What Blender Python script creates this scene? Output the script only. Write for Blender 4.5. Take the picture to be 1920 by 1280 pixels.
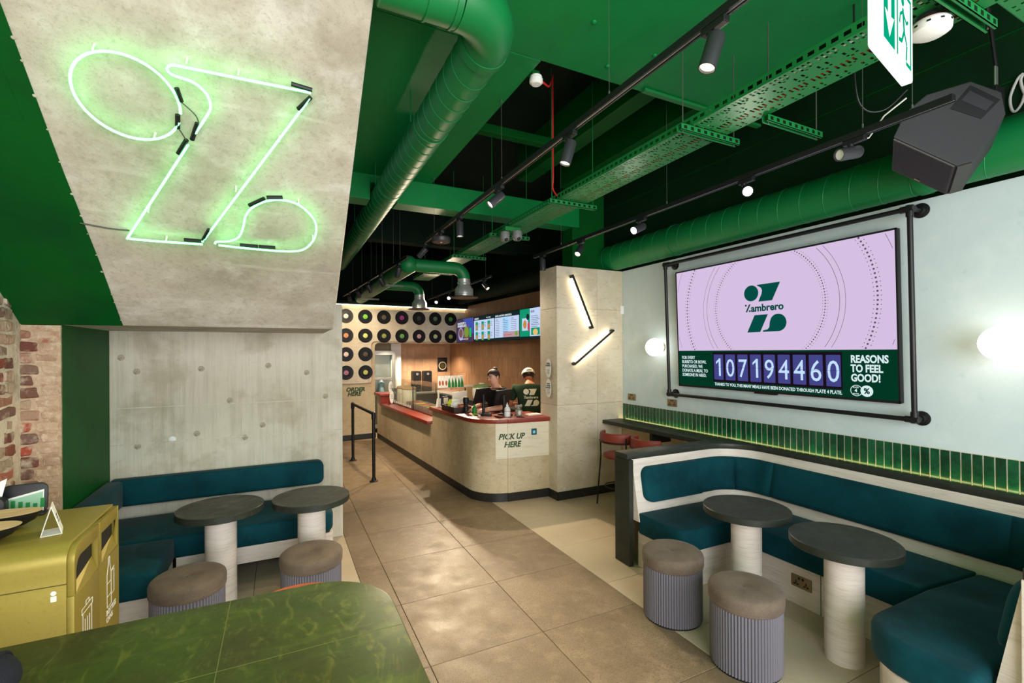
import bpy, bmesh, math, random
from mathutils import Vector, Matrix, Euler

# ------------------------------------------------------------------ scene, camera, light, exposure
for _o in list(bpy.data.objects):
    bpy.data.objects.remove(_o, do_unlink=True)
SC = bpy.context.scene
COL = SC.collection
PI = math.pi
random.seed(7)
V = Vector

cam_data = bpy.data.cameras.new('camera')
cam = bpy.data.objects.new('camera', cam_data)
COL.objects.link(cam)
SC.camera = cam
cam_data.sensor_width = 36.0
cam_data.sensor_fit = 'HORIZONTAL'
cam_data.lens = 36.0 * 880.0 / 1920.0
cam_data.shift_y = 20.0 / 1920.0
cam_data.clip_start = 0.05
cam_data.clip_end = 100
YAW = math.atan(434.0 / 880.0)
ROLL = 0.005
cam.matrix_world = (Matrix.Translation((0, 0, 1.85)) @ Matrix.Rotation(-YAW, 4, 'Z')
                    @ Matrix.Rotation(PI / 2, 4, 'X') @ Matrix.Rotation(-ROLL, 4, 'Z'))

SC.view_settings.view_transform = 'Standard'
SC.view_settings.look = 'None'
SC.view_settings.gamma = 1.0
SC.view_settings.use_curve_mapping = False
SC.view_settings.exposure = 0.0
SC.cycles.use_denoising = True
SC.cycles.max_bounces = 8
SC.cycles.diffuse_bounces = 5
SC.cycles.glossy_bounces = 4
SC.cycles.transmission_bounces = 6
SC.cycles.sample_clamp_indirect = 6.0
SC.cycles.caustics_reflective = False
SC.cycles.caustics_refractive = False

world = bpy.data.worlds.new('daylight')
SC.world = world
world.use_nodes = True
world.node_tree.nodes['Background'].inputs[0].default_value = (0.80, 0.90, 1.0, 1)
world.node_tree.nodes['Background'].inputs[1].default_value = 0.35


def area(name, loc, target, sx, sy, energy, color):
    L = bpy.data.lights.new(name, 'AREA')
    L.shape = 'RECTANGLE'
    L.size, L.size_y, L.energy, L.color = sx, sy, energy, color
    o = bpy.data.objects.new(name, L)
    COL.objects.link(o)
    o.location = loc
    o.rotation_euler = (V(target) - V(loc)).to_track_quat('-Z', 'Y').to_euler()
    return o


# daylight that comes in through the open shop front behind the camera
area('shopfront_daylight', (0.9, -2.3, 1.9), (0.7, 4.0, 1.9), 4.6, 3.2, 400, (0.96, 0.98, 1.0))
# ------------------------------------------------------------------ small helpers
def S2L(c):
    c = c / 255.0
    return c / 12.92 if c <= 0.04045 else ((c + 0.055) / 1.055) ** 2.4


def rgb(r, g, b):
    return (S2L(r), S2L(g), S2L(b), 1.0)


def link(o, parent=None):
    COL.objects.link(o)
    if parent is not None:
        o.parent = parent
    return o


def tag(o, label=None, cat=None, group=None, kind=None):
    if label: o['label'] = label
    if cat: o['category'] = cat
    if group: o['group'] = group
    if kind: o['kind'] = kind
    return o


def thing(name, label, cat, loc=(0, 0, 0), rot=(0, 0, 0), group=None, matrix=None):
    o = bpy.data.objects.new(name, None)
    o.empty_display_size = 0.1
    COL.objects.link(o)
    if matrix is not None:
        o.matrix_world = matrix
    else:
        o.location = loc
        o.rotation_euler = rot
    return tag(o, label, cat, group)


def tree_copy(root, loc=None, rot=None, label=None, group=None):
    r = root.copy()
    COL.objects.link(r)
    if loc is not None: r.location = loc
    if rot is not None: r.rotation_euler = rot
    if label: r['label'] = label
    if group: r['group'] = group
    def rec(a, b):
        for ch in list(a.children):
            c = ch.copy()
            COL.objects.link(c)
            c.parent = b
            rec(ch, c)
    rec(root, r)
    return r


class MB:
    def __init__(s):
        s.v, s.f = [], []

    def add(s, vs, fs):
        n = len(s.v)
        s.v += [tuple(p) for p in vs]
        s.f += [tuple(i + n for i in f) for f in fs]
        return s

    def box(s, x0, x1, y0, y1, z0, z1, M=None):
        vs = [V((x, y, z)) for z in (z0, z1) for y in (y0, y1) for x in (x0, x1)]
        if M is not None: vs = [M @ p for p in vs]
        return s.add(vs, [(0, 2, 3, 1), (4, 5, 7, 6), (0, 1, 5, 4), (2, 6, 7, 3), (0, 4, 6, 2), (1, 3, 7, 5)])

    def prism(s, poly, z0, z1, M=None):
        n = len(poly)
        a = sum(poly[i][0] * poly[(i + 1) % n][1] - poly[(i + 1) % n][0] * poly[i][1] for i in range(n))
        if a < 0: poly = poly[::-1]
        vs = [V((p[0], p[1], z0)) for p in poly] + [V((p[0], p[1], z1)) for p in poly]
        if M is not None: vs = [M @ p for p in vs]
        fs = [tuple(range(n - 1, -1, -1)), tuple(range(n, 2 * n))]
        fs += [(i, (i + 1) % n, n + (i + 1) % n, n + i) for i in range(n)]
        return s.add(vs, fs)

    def tube(s, pts, r, seg=8, closed=False, caps=True):
        pts = [V(p) for p in pts]
        n = len(pts)
        rs = r if isinstance(r, (list, tuple)) else [r] * n
        up = None
        rings = []
        for i in range(n):
            if closed:
                t = (pts[(i + 1) % n] - pts[i - 1])
            else:
                t = pts[min(i + 1, n - 1)] - pts[max(i - 1, 0)]
            if t.length < 1e-9: t = V((0, 0, 1))
            t.normalize()
            if up is None:
                up = V((0, 0, 1)) if abs(t.z) < 0.9 else V((1, 0, 0))
            a = up - t * up.dot(t)
            if a.length < 1e-6:
                a = t.orthogonal()
            a.normalize()
            up = a
            b = t.cross(a)
            rings.append([pts[i] + (a * math.cos(2 * PI * k / seg) + b * math.sin(2 * PI * k / seg)) * rs[i] for k in range(seg)])
        vs = [p for q in rings for p in q]
        fs = []
        for i in range(n if closed else n - 1):
            j = (i + 1) % n
            for k in range(seg):
                l = (k + 1) % seg
                fs.append((i * seg + k, i * seg + l, j * seg + l, j * seg + k))
        if caps and not closed:
            fs.append(tuple(range(seg - 1, -1, -1)))
            fs.append(tuple((n - 1) * seg + k for k in range(seg)))
        return s.add(vs, fs)

    def cyl(s, p0, p1, r0, r1=None, seg=20, caps=True):
        return s.tube([p0, p1], [r0, r0 if r1 is None else r1], seg, False, caps)

    def lathe(s, prof, seg=24, c=(0, 0, 0), M=None, sx=1, sy=1):
        c = V(c)
        vs, fs = [], []
        n = len(prof)
        for r, z in prof:
            for k in range(seg):
                a = 2 * PI * k / seg
                vs.append(V((r * math.cos(a) * sx, r * math.sin(a) * sy, z)))
        for i in range(n - 1):
            for k in range(seg):
                l = (k + 1) % seg
                fs.append((i * seg + k, i * seg + l, (i + 1) * seg + l, (i + 1) * seg + k))
        if prof[0][0] > 1e-6: fs.append(tuple(range(seg - 1, -1, -1)))
        if prof[-1][0] > 1e-6: fs.append(tuple((n - 1) * seg + k for k in range(seg)))
        vs = [(M @ p if M is not None else p) + c for p in vs]
        return s.add(vs, fs)

    def sphere(s, c, r, seg=20, rings=12, sc=(1, 1, 1), M=None):
        prof = [(max(1e-7, math.sin(PI * i / rings)) * r, -math.cos(PI * i / rings) * r) for i in range(rings + 1)]
        vs, fs = [], []
        for rr, z in prof:
            for k in range(seg):
                a = 2 * PI * k / seg
                vs.append(V((rr * math.cos(a) * sc[0], rr * math.sin(a) * sc[1], z * sc[2])))
        for i in range(rings):
            for k in range(seg):
                l = (k + 1) % seg
                fs.append((i * seg + k, i * seg + l, (i + 1) * seg + l, (i + 1) * seg + k))
        vs = [(M @ p if M is not None else p) + V(c) for p in vs]
        return s.add(vs, fs)

    def sweep(s, path, prof, caps=True):
        """path: list of ((x,y),(nx,ny)); prof: closed list of (offset along n, z)"""
        m = len(prof)
        vs = [(p[0] + n[0] * o, p[1] + n[1] * o, z) for p, n in path for o, z in prof]
        fs = []
        for i in range(len(path) - 1):
            for k in range(m):
                l = (k + 1) % m
                fs.append((i * m + k, i * m + l, (i + 1) * m + l, (i + 1) * m + k))
        if caps:
            fs.append(tuple(range(m - 1, -1, -1)))
            fs.append(tuple((len(path) - 1) * m + k for k in range(m)))
        return s.add(vs, fs)

    def mesh(s, name, mat, bevel=0.0, smooth=35, weld=False, segs=2):
        me = bpy.data.meshes.new(name)
        me.from_pydata([tuple(p) for p in s.v], [], s.f)
        bm = bmesh.new()
        bm.from_mesh(me)
        bmesh.ops.remove_doubles(bm, verts=bm.verts, dist=1e-6)
        bmesh.ops.recalc_face_normals(bm, faces=bm.faces)
        if bevel > 0:
            es = [e for e in bm.edges if len(e.link_faces) == 2 and e.calc_face_angle(0) > math.radians(32)]
            bmesh.ops.bevel(bm, geom=es, offset=bevel, segments=segs, affect='EDGES', profile=0.5, clamp_overlap=True)
        bm.to_mesh(me)
        bm.free()
        if smooth:
            me.shade_smooth()
            try:
                me.set_sharp_from_angle(angle=math.radians(smooth))
            except Exception:
                pass
        if mat is not None: me.materials.append(mat)
        return me

    def build(s, name, mat, parent=None, bevel=0.0, smooth=35, segs=2, loc=None, rot=None):
        o = bpy.data.objects.new(name, s.mesh(name, mat, bevel, smooth, segs=segs))
        link(o, parent)
        if loc is not None: o.location = loc
        if rot is not None: o.rotation_euler = rot
        return o


def struct(o):
    o['kind'] = 'structure'
    return o


def from_mesh(name, me, parent=None, loc=(0, 0, 0), rot=(0, 0, 0), scale=None):
    o = bpy.data.objects.new(name, me)
    link(o, parent)
    o.location = loc
    o.rotation_euler = rot
    if scale: o.scale = scale
    return o


def arc(cx, cy, r, a0, a1, n=10):
    return [(cx + r * math.cos(math.radians(a0 + (a1 - a0) * i / n)), cy + r * math.sin(math.radians(a0 + (a1 - a0) * i / n))) for i in range(n + 1)]


def rrect(x0, x1, y0, y1, r, n=6):
    return (arc(x1 - r, y1 - r, r, 0, 90, n) + arc(x0 + r, y1 - r, r, 90, 180, n)
            + arc(x0 + r, y0 + r, r, 180, 270, n) + arc(x1 - r, y0 + r, r, 270, 360, n))


def catmull(pts, n=6, closed=False):
    P = [V(p) for p in pts]
    m = len(P)
    out = []
    for i in range(m if closed else m - 1):
        if closed:
            a, b, c, d = P[i - 1], P[i], P[(i + 1) % m], P[(i + 2) % m]
        else:
            a, b, c, d = P[max(i - 1, 0)], P[i], P[i + 1], P[min(i + 2, m - 1)]
        for k in range(n):
            t = k / n
            out.append(0.5 * (2 * b + (c - a) * t + (2 * a - 5 * b + 4 * c - d) * t * t + (3 * b - a - 3 * c + d) * t ** 3))
    if not closed: out.append(P[-1])
    return out


def basis(x, y, z, o=(0, 0, 0)):
    M = Matrix.Identity(4)
    for i, c in enumerate((x, y, z)):
        for r in range(3): M[r][i] = c[r]
    for r in range(3): M[r][3] = o[r]
    return M


def text(name, s, size, mat, parent, M, align='LEFT', bold=0.0, shear=0.0, sx=1.0, depth=0.0006, space=1.0, kerning=1.0):
    cu = bpy.data.curves.new(name, 'FONT')
    cu.body, cu.size, cu.align_x, cu.offset, cu.shear = s, size, align, bold, shear
    cu.extrude = depth
    cu.space_line = space
    cu.space_character = kerning
    cu.resolution_u = 3
    t = bpy.data.objects.new(name, cu)
    COL.objects.link(t)
    dg = bpy.context.evaluated_depsgraph_get()
    me = bpy.data.meshes.new_from_object(t.evaluated_get(dg))
    bpy.data.objects.remove(t, do_unlink=True)
    bpy.data.curves.remove(cu)
    me.materials.clear()
    me.materials.append(mat)
    o = bpy.data.objects.new(name, me)
    link(o, parent)
    o.matrix_local = M @ Matrix.Diagonal((sx, 1, 1, 1))
    return o


def off(mb, dx, dy, dz=0):
    mb.v = [(x - dx, y - dy, z - dz) for x, y, z in mb.v]
    return mb


# back area is turned by three degrees against the front room
PHI = math.atan(0.054)
CP, SP = math.cos(PHI), math.sin(PHI)


def B(a, q, z=0.0):
    return V((a * CP - q * SP, a * SP + q * CP, z))


def Bthing(name, label, cat, a, q, z, rz=0.0, group=None):
    return thing(name, label, cat, B(a, q, z), (0, 0, PHI + rz), group)


# ------------------------------------------------------------------ materials
def mat(name, col, rough=0.5, metal=0.0, layers=(), bump=None, rand=0.0, emis=None, estr=1.0, sheen=0.0, coat=0.0,
        spec=0.5, trans=0.0, ior=1.45, hue=0.0, alpha=1.0, randcol=None, roughvar=None):
    m = bpy.data.materials.new(name)
    m.use_nodes = True
    nt = m.node_tree
    N, L = nt.nodes, nt.links
    bs = N['Principled BSDF']
    bs.inputs['Base Color'].default_value = col
    bs.inputs['Roughness'].default_value = rough
    bs.inputs['Metallic'].default_value = metal
    bs.inputs['Specular IOR Level'].default_value = spec
    bs.inputs['Coat Weight'].default_value = coat
    bs.inputs['Coat Roughness'].default_value = 0.15
    bs.inputs['Sheen Weight'].default_value = sheen
    bs.inputs['Sheen Roughness'].default_value = 0.4
    bs.inputs['Transmission Weight'].default_value = trans
    bs.inputs['IOR'].default_value = ior
    if alpha < 1: bs.inputs['Alpha'].default_value = alpha
    if emis is not None:
        bs.inputs['Emission Color'].default_value = emis
        bs.inputs['Emission Strength'].default_value = estr
    tc = None

    def coords():
        nonlocal tc
        if tc is None: tc = N.new('ShaderNodeTexCoord')
        if rand or randcol:
            oi = N.new('ShaderNodeObjectInfo')
            mul = N.new('ShaderNodeMath'); mul.operation = 'MULTIPLY'; mul.inputs[1].default_value = 37.0
            L.new(oi.outputs['Random'], mul.inputs[0])
            ad = N.new('ShaderNodeVectorMath'); ad.operation = 'ADD'
            L.new(tc.outputs['Object'], ad.inputs[0])
            L.new(mul.outputs[0], ad.inputs[1])
            return ad.outputs[0]
        return tc.outputs['Object']

    def noise(sc, scale, detail=5, dist=0.0, rgh=0.6):
        mp = N.new('ShaderNodeMapping')
        mp.inputs['Scale'].default_value = sc if isinstance(sc, (tuple, list)) else (sc, sc, sc)
        L.new(coords(), mp.inputs['Vector'])
        nz = N.new('ShaderNodeTexNoise')
        nz.inputs['Scale'].default_value = scale
        nz.inputs['Detail'].default_value = detail
        nz.inputs['Roughness'].default_value = rgh
        nz.inputs['Distortion'].default_value = dist
        L.new(mp.outputs[0], nz.inputs['Vector'])
        return nz.outputs['Fac']

    cur = None
    if randcol:
        oi = N.new('ShaderNodeObjectInfo')
        rp = N.new('ShaderNodeValToRGB')
        els = rp.color_ramp.elements
        for i, c in enumerate(randcol):
            p = i / max(1, len(randcol) - 1)
            if i == 0: els[0].position, els[0].color = 0.0, c
            elif i == 1 and len(randcol) == 2: els[1].position, els[1].color = 1.0, c
            elif i == len(randcol) - 1: els[-1].position, els[-1].color = 1.0, c
            else:
                e = els.new(p); e.color = c
        L.new(oi.outputs['Random'], rp.inputs[0])
        cur = rp.outputs[0]
    for ly in layers:
        sc, scale, c2, lo, hi, fac = ly[:6]
        dist = ly[6] if len(ly) > 6 else 0.0
        n = noise(sc, scale, 6, dist)
        mr = N.new('ShaderNodeMapRange')
        mr.inputs['From Min'].default_value, mr.inputs['From Max'].default_value = lo, hi
        mr.inputs['To Max'].default_value = fac
        L.new(n, mr.inputs['Value'])
        mx = N.new('ShaderNodeMix'); mx.data_type = 'RGBA'
        L.new(mr.outputs[0], mx.inputs[0])
        if cur is None: mx.inputs[6].default_value = col
        else: L.new(cur, mx.inputs[6])
        mx.inputs[7].default_value = c2
        cur = mx.outputs[2]
    if rand:
        oi = N.new('ShaderNodeObjectInfo')
        mr = N.new('ShaderNodeMapRange')
        mr.inputs['To Min'].default_value, mr.inputs['To Max'].default_value = 1 - rand, 1 + rand
        L.new(oi.outputs['Random'], mr.inputs['Value'])
        hs = N.new('ShaderNodeHueSaturation')
        if cur is None: hs.inputs['Color'].default_value = col
        else: L.new(cur, hs.inputs['Color'])
        L.new(mr.outputs[0], hs.inputs['Value'])
        cur = hs.outputs[0]
    if cur is not None: L.new(cur, bs.inputs['Base Color'])
    if roughvar:
        n = noise(1, roughvar[0])
        mr = N.new('ShaderNodeMapRange')
        mr.inputs['From Min'].default_value, mr.inputs['From Max'].default_value = 0.3, 0.7
        mr.inputs['To Min'].default_value, mr.inputs['To Max'].default_value = roughvar[1], roughvar[2]
        L.new(n, mr.inputs['Value'])
        L.new(mr.outputs[0], bs.inputs['Roughness'])
    if bump:
        n = noise(bump[0], bump[1], 4)
        bp = N.new('ShaderNodeBump')
        bp.inputs['Strength'].default_value = bump[2]
        bp.inputs['Distance'].default_value = bump[3] if len(bump) > 3 else 0.01
        L.new(n, bp.inputs['Height'])
        L.new(bp.outputs[0], bs.inputs['Normal'])
    return m


def emit(name, col, strength):
    m = bpy.data.materials.new(name)
    m.use_nodes = True
    nt = m.node_tree
    nt.nodes.clear()
    e = nt.nodes.new('ShaderNodeEmission')
    e.inputs[0].default_value, e.inputs[1].default_value = col, strength
    o = nt.nodes.new('ShaderNodeOutputMaterial')
    nt.links.new(e.outputs[0], o.inputs[0])
    return m


M = {}
M['green'] = mat('green_paint', rgb(4, 126, 60), 0.5, spec=0.3, layers=[(1, 1.6, rgb(4, 106, 50), 0.45, 0.7, 0.7), (1, 14, rgb(30, 146, 84), 0.68, 0.76, 0.35)], bump=(1, 6, 0.15, 0.01))
M['green_dark'] = mat('green_paint_dark', rgb(6, 80, 26), 0.5, spec=0.15, layers=[(1, 2.0, rgb(5, 60, 26), 0.45, 0.7, 0.7)], bump=(1, 8, 0.2, 0.01))
M['green_shaded'] = mat('green_paint_shaded', rgb(5, 30, 14), 0.7, spec=0.2, layers=[(1, 3.0, rgb(4, 22, 10), 0.4, 0.7, 0.7)])  # darker copy of the green paint: shade of the upper and back void in its colour
M['green_wall'] = mat('green_painted_blockwork', rgb(10, 48, 20), 0.6, spec=0.25, layers=[(1, 3.0, rgb(8, 36, 15), 0.4, 0.7, 0.7)], bump=(1, 9, 0.3, 0.01))
M['duct'] = mat('green_duct_paint', rgb(8, 116, 58), 0.48, layers=[(1, 2.0, rgb(6, 98, 46), 0.45, 0.7, 0.6)])
M['tray'] = mat('green_tray_paint', rgb(20, 118, 56), 0.5)
M['concrete'] = mat('raw_concrete', rgb(196, 187, 170), 0.75, layers=[
    (1, 1.3, rgb(158, 150, 130), 0.42, 0.66, 0.85), (1, 5, rgb(216, 212, 198), 0.5, 0.72, 0.7),
    (1, 34, rgb(132, 120, 102), 0.5, 0.75, 0.40), (1, 110, rgb(122, 110, 92), 0.55, 0.75, 0.45), ((0.5, 5, 5), 2, rgb(216, 210, 198), 0.58, 0.68, 0.45), (1, 3.2, rgb(150, 138, 118), 0.54, 0.70, 0.45)], bump=(1, 28, 0.25, 0.01))
M['concrete_board'] = mat('board_marked_concrete', rgb(200, 192, 172), 0.7, layers=[
    ((9, 9, 0.35), 3.0, rgb(164, 156, 134), 0.45, 0.72, 0.6), (1, 1.2, rgb(222, 216, 200), 0.42, 0.66, 0.7),
    ((30, 30, 1.2), 2.5, rgb(140, 130, 108), 0.6, 0.75, 0.4), (1, 2.6, rgb(160, 148, 120), 0.52, 0.66, 0.6), (1, 60, rgb(120, 110, 92), 0.66, 0.78, 0.5)], bump=((14, 14, 1), 4, 0.35, 0.01))
M['tie'] = mat('tie_mark_concrete', rgb(180, 170, 148), 0.9, layers=[(1, 40, rgb(130, 120, 100), .45, .65, .8)], bump=(1, 50, .6, .01))
M['mint'] = mat('mint_plaster', rgb(201, 215, 217), 0.75, spec=0.2, layers=[
    (1, 1.1, rgb(183, 203, 208), 0.4, 0.7, 0.75), (1, 4.5, rgb(215, 225, 225), 0.5, 0.72, 0.6), (1, 13, rgb(164, 192, 194), 0.62, 0.75, 0.35)], bump=(1, 16, 0.1, 0.01))
M['clay'] = mat('clay_plaster', rgb(202, 184, 150), 0.6, layers=[
    (1, 1.5, rgb(178, 157, 120), 0.40, 0.66, 0.85), (1, 7, rgb(208, 194, 168), 0.5, 0.7, 0.7),
    ((0.7, 0.7, 2.2), 11, rgb(158, 138, 104), 0.52, 0.72, 0.45, 1.5), (1, 26, rgb(128, 108, 78), 0.6, 0.74, 0.5)], bump=(1, 14, 0.12, 0.01), rand=0.05)
M['clay_pale'] = mat('pale_clay_plaster', rgb(216, 205, 182), 0.62, layers=[(1, 1.5, rgb(196, 182, 155), 0.40, 0.66, 0.8), (1, 7, rgb(220, 211, 192), 0.5, 0.7, 0.7), ((0.7, 0.7, 2.2), 10, rgb(166, 150, 120), 0.54, 0.72, 0.5, 1.2), (1, 26, rgb(150, 134, 104), 0.62, 0.76, 0.45)], bump=(1, 14, 0.12, 0.01), rand=0.03)
M['travertine'] = mat('pale_travertine_laminate', rgb(222, 211, 200), 0.5, layers=[
    ((0.4, 0.4, 7), 3.0, rgb(198, 184, 170), 0.48, 0.7, 0.7), ((2.0, 2.0, 40), 4.0, rgb(170, 154, 140), 0.52, 0.72, 0.55), ((0.3, 0.3, 3), 2.0, rgb(234, 224, 212), 0.5, 0.7, 0.7)])
M['slate'] = mat('green_black_slate', rgb(46, 50, 43), 0.5, spec=0.35, layers=[
    (1, 3, rgb(34, 38, 32), 0.42, 0.68, 0.7), (1, 14, rgb(66, 68, 56), 0.58, 0.75, 0.5), ((6, 1, 1), 7, rgb(80, 82, 68), 0.62, 0.76, 0.5)], bump=(1, 22, 0.3, 0.005), roughvar=(9, 0.34, 0.55))
M['slate_edge'] = M['slate']
M['marble'] = mat('green_quartzite', rgb(62, 82, 14), 0.36, spec=0.3, layers=[
    (1, 2.0, rgb(38, 56, 16), 0.4, 0.65, 0.8), ((1.0, 3.0, 1.0), 2.6, rgb(86, 104, 34), 0.52, 0.7, 0.7, 1.2),
    ((2.5, 1.0, 1.0), 5, rgb(128, 130, 56), 0.54, 0.76, 0.65, 2.6), (1, 2.2, rgb(60, 52, 22), 0.46, 0.66, 0.8), (1, 30, rgb(40, 52, 12), 0.5, 0.7, 0.5)], roughvar=(7, 0.32, 0.5))
M['teal'] = mat('teal_velvet', rgb(10, 66, 75), 0.8, layers=[(1, 3.0, rgb(5, 44, 52), 0.42, 0.68, 0.85), ((1, 1, 1), 11, rgb(14, 72, 80), 0.58, 0.72, 0.45)], sheen=0.06, bump=(1, 40, 0.12, 0.004), spec=0.12)
M['taupe'] = mat('taupe_corduroy', rgb(112, 98, 85), 0.9, layers=[(1, 5, rgb(86, 74, 63), 0.42, 0.68, 0.75), (1, 150, rgb(136, 122, 108), 0.5, 0.75, 0.4)], sheen=0.1, bump=(1, 120, 0.25, 0.003), spec=0.1)
M['flute'] = mat('lilac_grey_lacquer', rgb(108, 105, 114), 0.42)
M['black'] = mat('black_metal', rgb(26, 26, 28), 0.42, 0.2, bump=(1, 60, 0.1, 0.002))
M['charcoal'] = mat('charcoal_metal', rgb(58, 58, 62), 0.38, 0.35)
M['black_plastic'] = mat('black_plastic', rgb(18, 18, 20), 0.5)
M['kick'] = mat('black_skirting', rgb(36, 35, 33), 0.38)
M['white'] = mat('white_plastic', rgb(235, 234, 228), 0.4)
M['paper'] = mat('white_paper', rgb(238, 236, 228), 0.8)
M['steel'] = mat('galvanised_steel', rgb(205, 205, 198), 0.3, 0.65, layers=[(1, 12, rgb(150, 150, 146), 0.4, 0.7, 0.6)])
M['brushed'] = mat('brushed_steel', rgb(196, 196, 192), 0.35, 0.85)
M['bronze'] = mat('aged_bronze_plate', rgb(150, 128, 96), 0.4, 0.6)
M['gold'] = mat('olive_gold_metal', rgb(160, 142, 62), 0.45, 0.35, layers=[(1, 90, rgb(140, 123, 50), 0.5, 0.7, 0.4)])
M['gold_dark'] = mat('olive_gold_inside', rgb(84, 78, 30), 0.5, 0.3)
M['red'] = mat('terracotta_red_solid_surface', rgb(134, 44, 30), 0.4, layers=[(1, 9, rgb(118, 36, 25), 0.45, 0.7, 0.6)])
M['orange'] = mat('orange_leather', rgb(176, 84, 52), 0.5, bump=(1, 60, 0.15, 0.003))
M['redleather'] = mat('red_leather', rgb(140, 56, 44), 0.5, bump=(1, 60, 0.15, 0.003))
M['woodtile'] = mat('brown_wood_tile', rgb(166, 124, 90), 0.5, layers=[
    ((9, 9, 0.8), 3, rgb(138, 100, 70), 0.42, 0.68, 0.7), ((3, 3, 0.5), 3, rgb(186, 146, 112), 0.5, 0.72, 0.6)], rand=0.10)
M['stonetile'] = mat('tan_stone_tile', rgb(190, 154, 122), 0.45, layers=[
    (1, 4, rgb(166, 126, 94), 0.42, 0.68, 0.7), (1, 12, rgb(196, 164, 130), 0.55, 0.72, 0.5)], rand=0.10)
M['grout'] = mat('pale_grout', rgb(160, 146, 118), 0.9)
M['joint_pale'] = mat('pale_joint_mortar', rgb(204, 196, 172), 0.9)
M['grout_dark'] = mat('floor_grout', rgb(146, 125, 98), 0.9)
M['floor_dark'] = mat('brown_grey_porcelain', rgb(142, 122, 97), 0.46, spec=0.35, layers=[
    (1, 2.2, rgb(120, 101, 77), 0.40, 0.64, 0.8), (1, 9, rgb(160, 138, 110), 0.5, 0.7, 0.7), (1, 120, rgb(78, 65, 50), 0.46, 0.70, 0.6)], rand=0.05, roughvar=(6, 0.34, 0.52))
M['floor_light'] = mat('cream_porcelain', rgb(196, 180, 154), 0.38, layers=[
    (1, 2.0, rgb(178, 160, 132), 0.42, 0.7, 0.7), (1, 60, rgb(166, 148, 122), 0.55, 0.75, 0.45)], rand=0.04)
M['tile_green'] = mat('glazed_green_tile', rgb(14, 76, 48), 0.22, layers=[
    (1, 16, rgb(8, 46, 30), 0.42, 0.66, 0.75), (1, 44, rgb(34, 100, 68), 0.58, 0.74, 0.5)], rand=0.35, coat=0.2, bump=(1, 30, 0.12, 0.003))
M['brick'] = mat('worn_brick', rgb(150, 66, 44), 0.9, randcol=[rgb(156, 58, 40), rgb(134, 106, 88), rgb(112, 60, 50), rgb(184, 164, 138), rgb(142, 72, 56), rgb(112, 92, 82), rgb(170, 76, 54), rgb(192, 174, 150)], layers=[
    (1, 9, rgb(204, 188, 164), 0.5, 0.66, 0.85), (1, 26, rgb(88, 66, 52), 0.56, 0.72, 0.7)], bump=(1, 18, 0.8, 0.02), rand=0.08)
M['mortar'] = mat('lime_mortar', rgb(214, 200, 176), 0.95, layers=[(1, 7, rgb(170, 146, 118), 0.45, 0.7, 0.7), (1, 26, rgb(226, 214, 192), 0.52, 0.72, 0.6)], bump=(1, 14, 0.8, 0.02))
M['brick_plaster'] = mat('plastered_brick', rgb(196, 166, 138), 0.95, layers=[(1, 6, rgb(156, 116, 92), 0.46, 0.68, 0.8), (1, 22, rgb(222, 202, 176), 0.5, 0.7, 0.7), (1, 10, rgb(160, 74, 52), 0.64, 0.72, 0.6)], bump=(1, 16, 0.8, 0.02), rand=0.06)
M['glass'] = bpy.data.materials.new('clear_glass')
M['glass'].use_nodes = True
_n = M['glass'].node_tree.nodes
_n.clear()
_t, _g, _x, _f, _o, _p, _m = (_n.new(k) for k in ('ShaderNodeBsdfTransparent', 'ShaderNodeBsdfGlossy', 'ShaderNodeMixShader', 'ShaderNodeLayerWeight', 'ShaderNodeOutputMaterial', 'ShaderNodeMath', 'ShaderNodeMath'))
_t.inputs[0].default_value = (.95, .98, .96, 1)
_g.inputs['Roughness'].default_value = 0.03
_p.operation, _m.operation = 'POWER', 'MULTIPLY_ADD'
_p.inputs[1].default_value = 4.0
_m.inputs[1].default_value, _m.inputs[2].default_value = 0.35, 0.03
for _a, _b in ((_f.outputs['Facing'], _p.inputs[0]), (_p.outputs[0], _m.inputs[0]), (_m.outputs[0], _x.inputs[0]), (_t.outputs[0], _x.inputs[1]), (_g.outputs[0], _x.inputs[2]), (_x.outputs[0], _o.inputs[0])):
    M['glass'].node_tree.links.new(_a, _b)
M['vinyl'] = mat('black_vinyl', rgb(14, 13, 13), 0.42, spec=0.3, bump=((1, 1, 1), 160, 0.15, 0.002))
M['skin_f'] = mat('skin_fair', rgb(214, 160, 134), 0.5)
M['skin_m'] = mat('skin_tan', rgb(190, 122, 88), 0.5)
M['lips'] = mat('lip_tone', rgb(182, 104, 92), 0.5)
M['hair'] = mat('dark_brown_hair', rgb(40, 26, 20), 0.55, layers=[((20, 20, 3), 6, rgb(66, 44, 34), 0.5, 0.7, 0.6)])
M['tee_black'] = mat('black_cotton', rgb(22, 24, 24), 0.9)
M['tee_green'] = mat('bottle_green_cotton', rgb(28, 52, 26), 0.9, layers=[(1, 6, rgb(20, 40, 20), 0.45, 0.7, 0.6)])
M['cream'] = mat('cream_cloth', rgb(222, 214, 196), 0.8)
M['letter_green'] = mat('dark_green_vinyl', rgb(44, 74, 36), 0.6)
M['cardboard'] = mat('kraft_card', rgb(196, 160, 118), 0.8)
M['lime'] = mat('lime_pack', rgb(184, 206, 40), 0.5)
M['leafgreen'] = mat('leaf_green_print', rgb(22, 128, 54), 0.55)
M['wood_lid'] = mat('pale_wood_rim', rgb(222, 190, 148), 0.6, layers=[((1, 9, 1), 5, rgb(196, 158, 112), 0.45, 0.7, 0.6)])
M['cable_red'] = mat('red_cable', rgb(196, 30, 36), 0.5)
M['cable_orange'] = mat('orange_cable', rgb(220, 84, 50), 0.5)
M['greyplastic'] = mat('grey_plastic', rgb(120, 120, 118), 0.5)
M['wire'] = mat('steel_wire', rgb(92, 96, 86), 0.5, 0.5)
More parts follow.
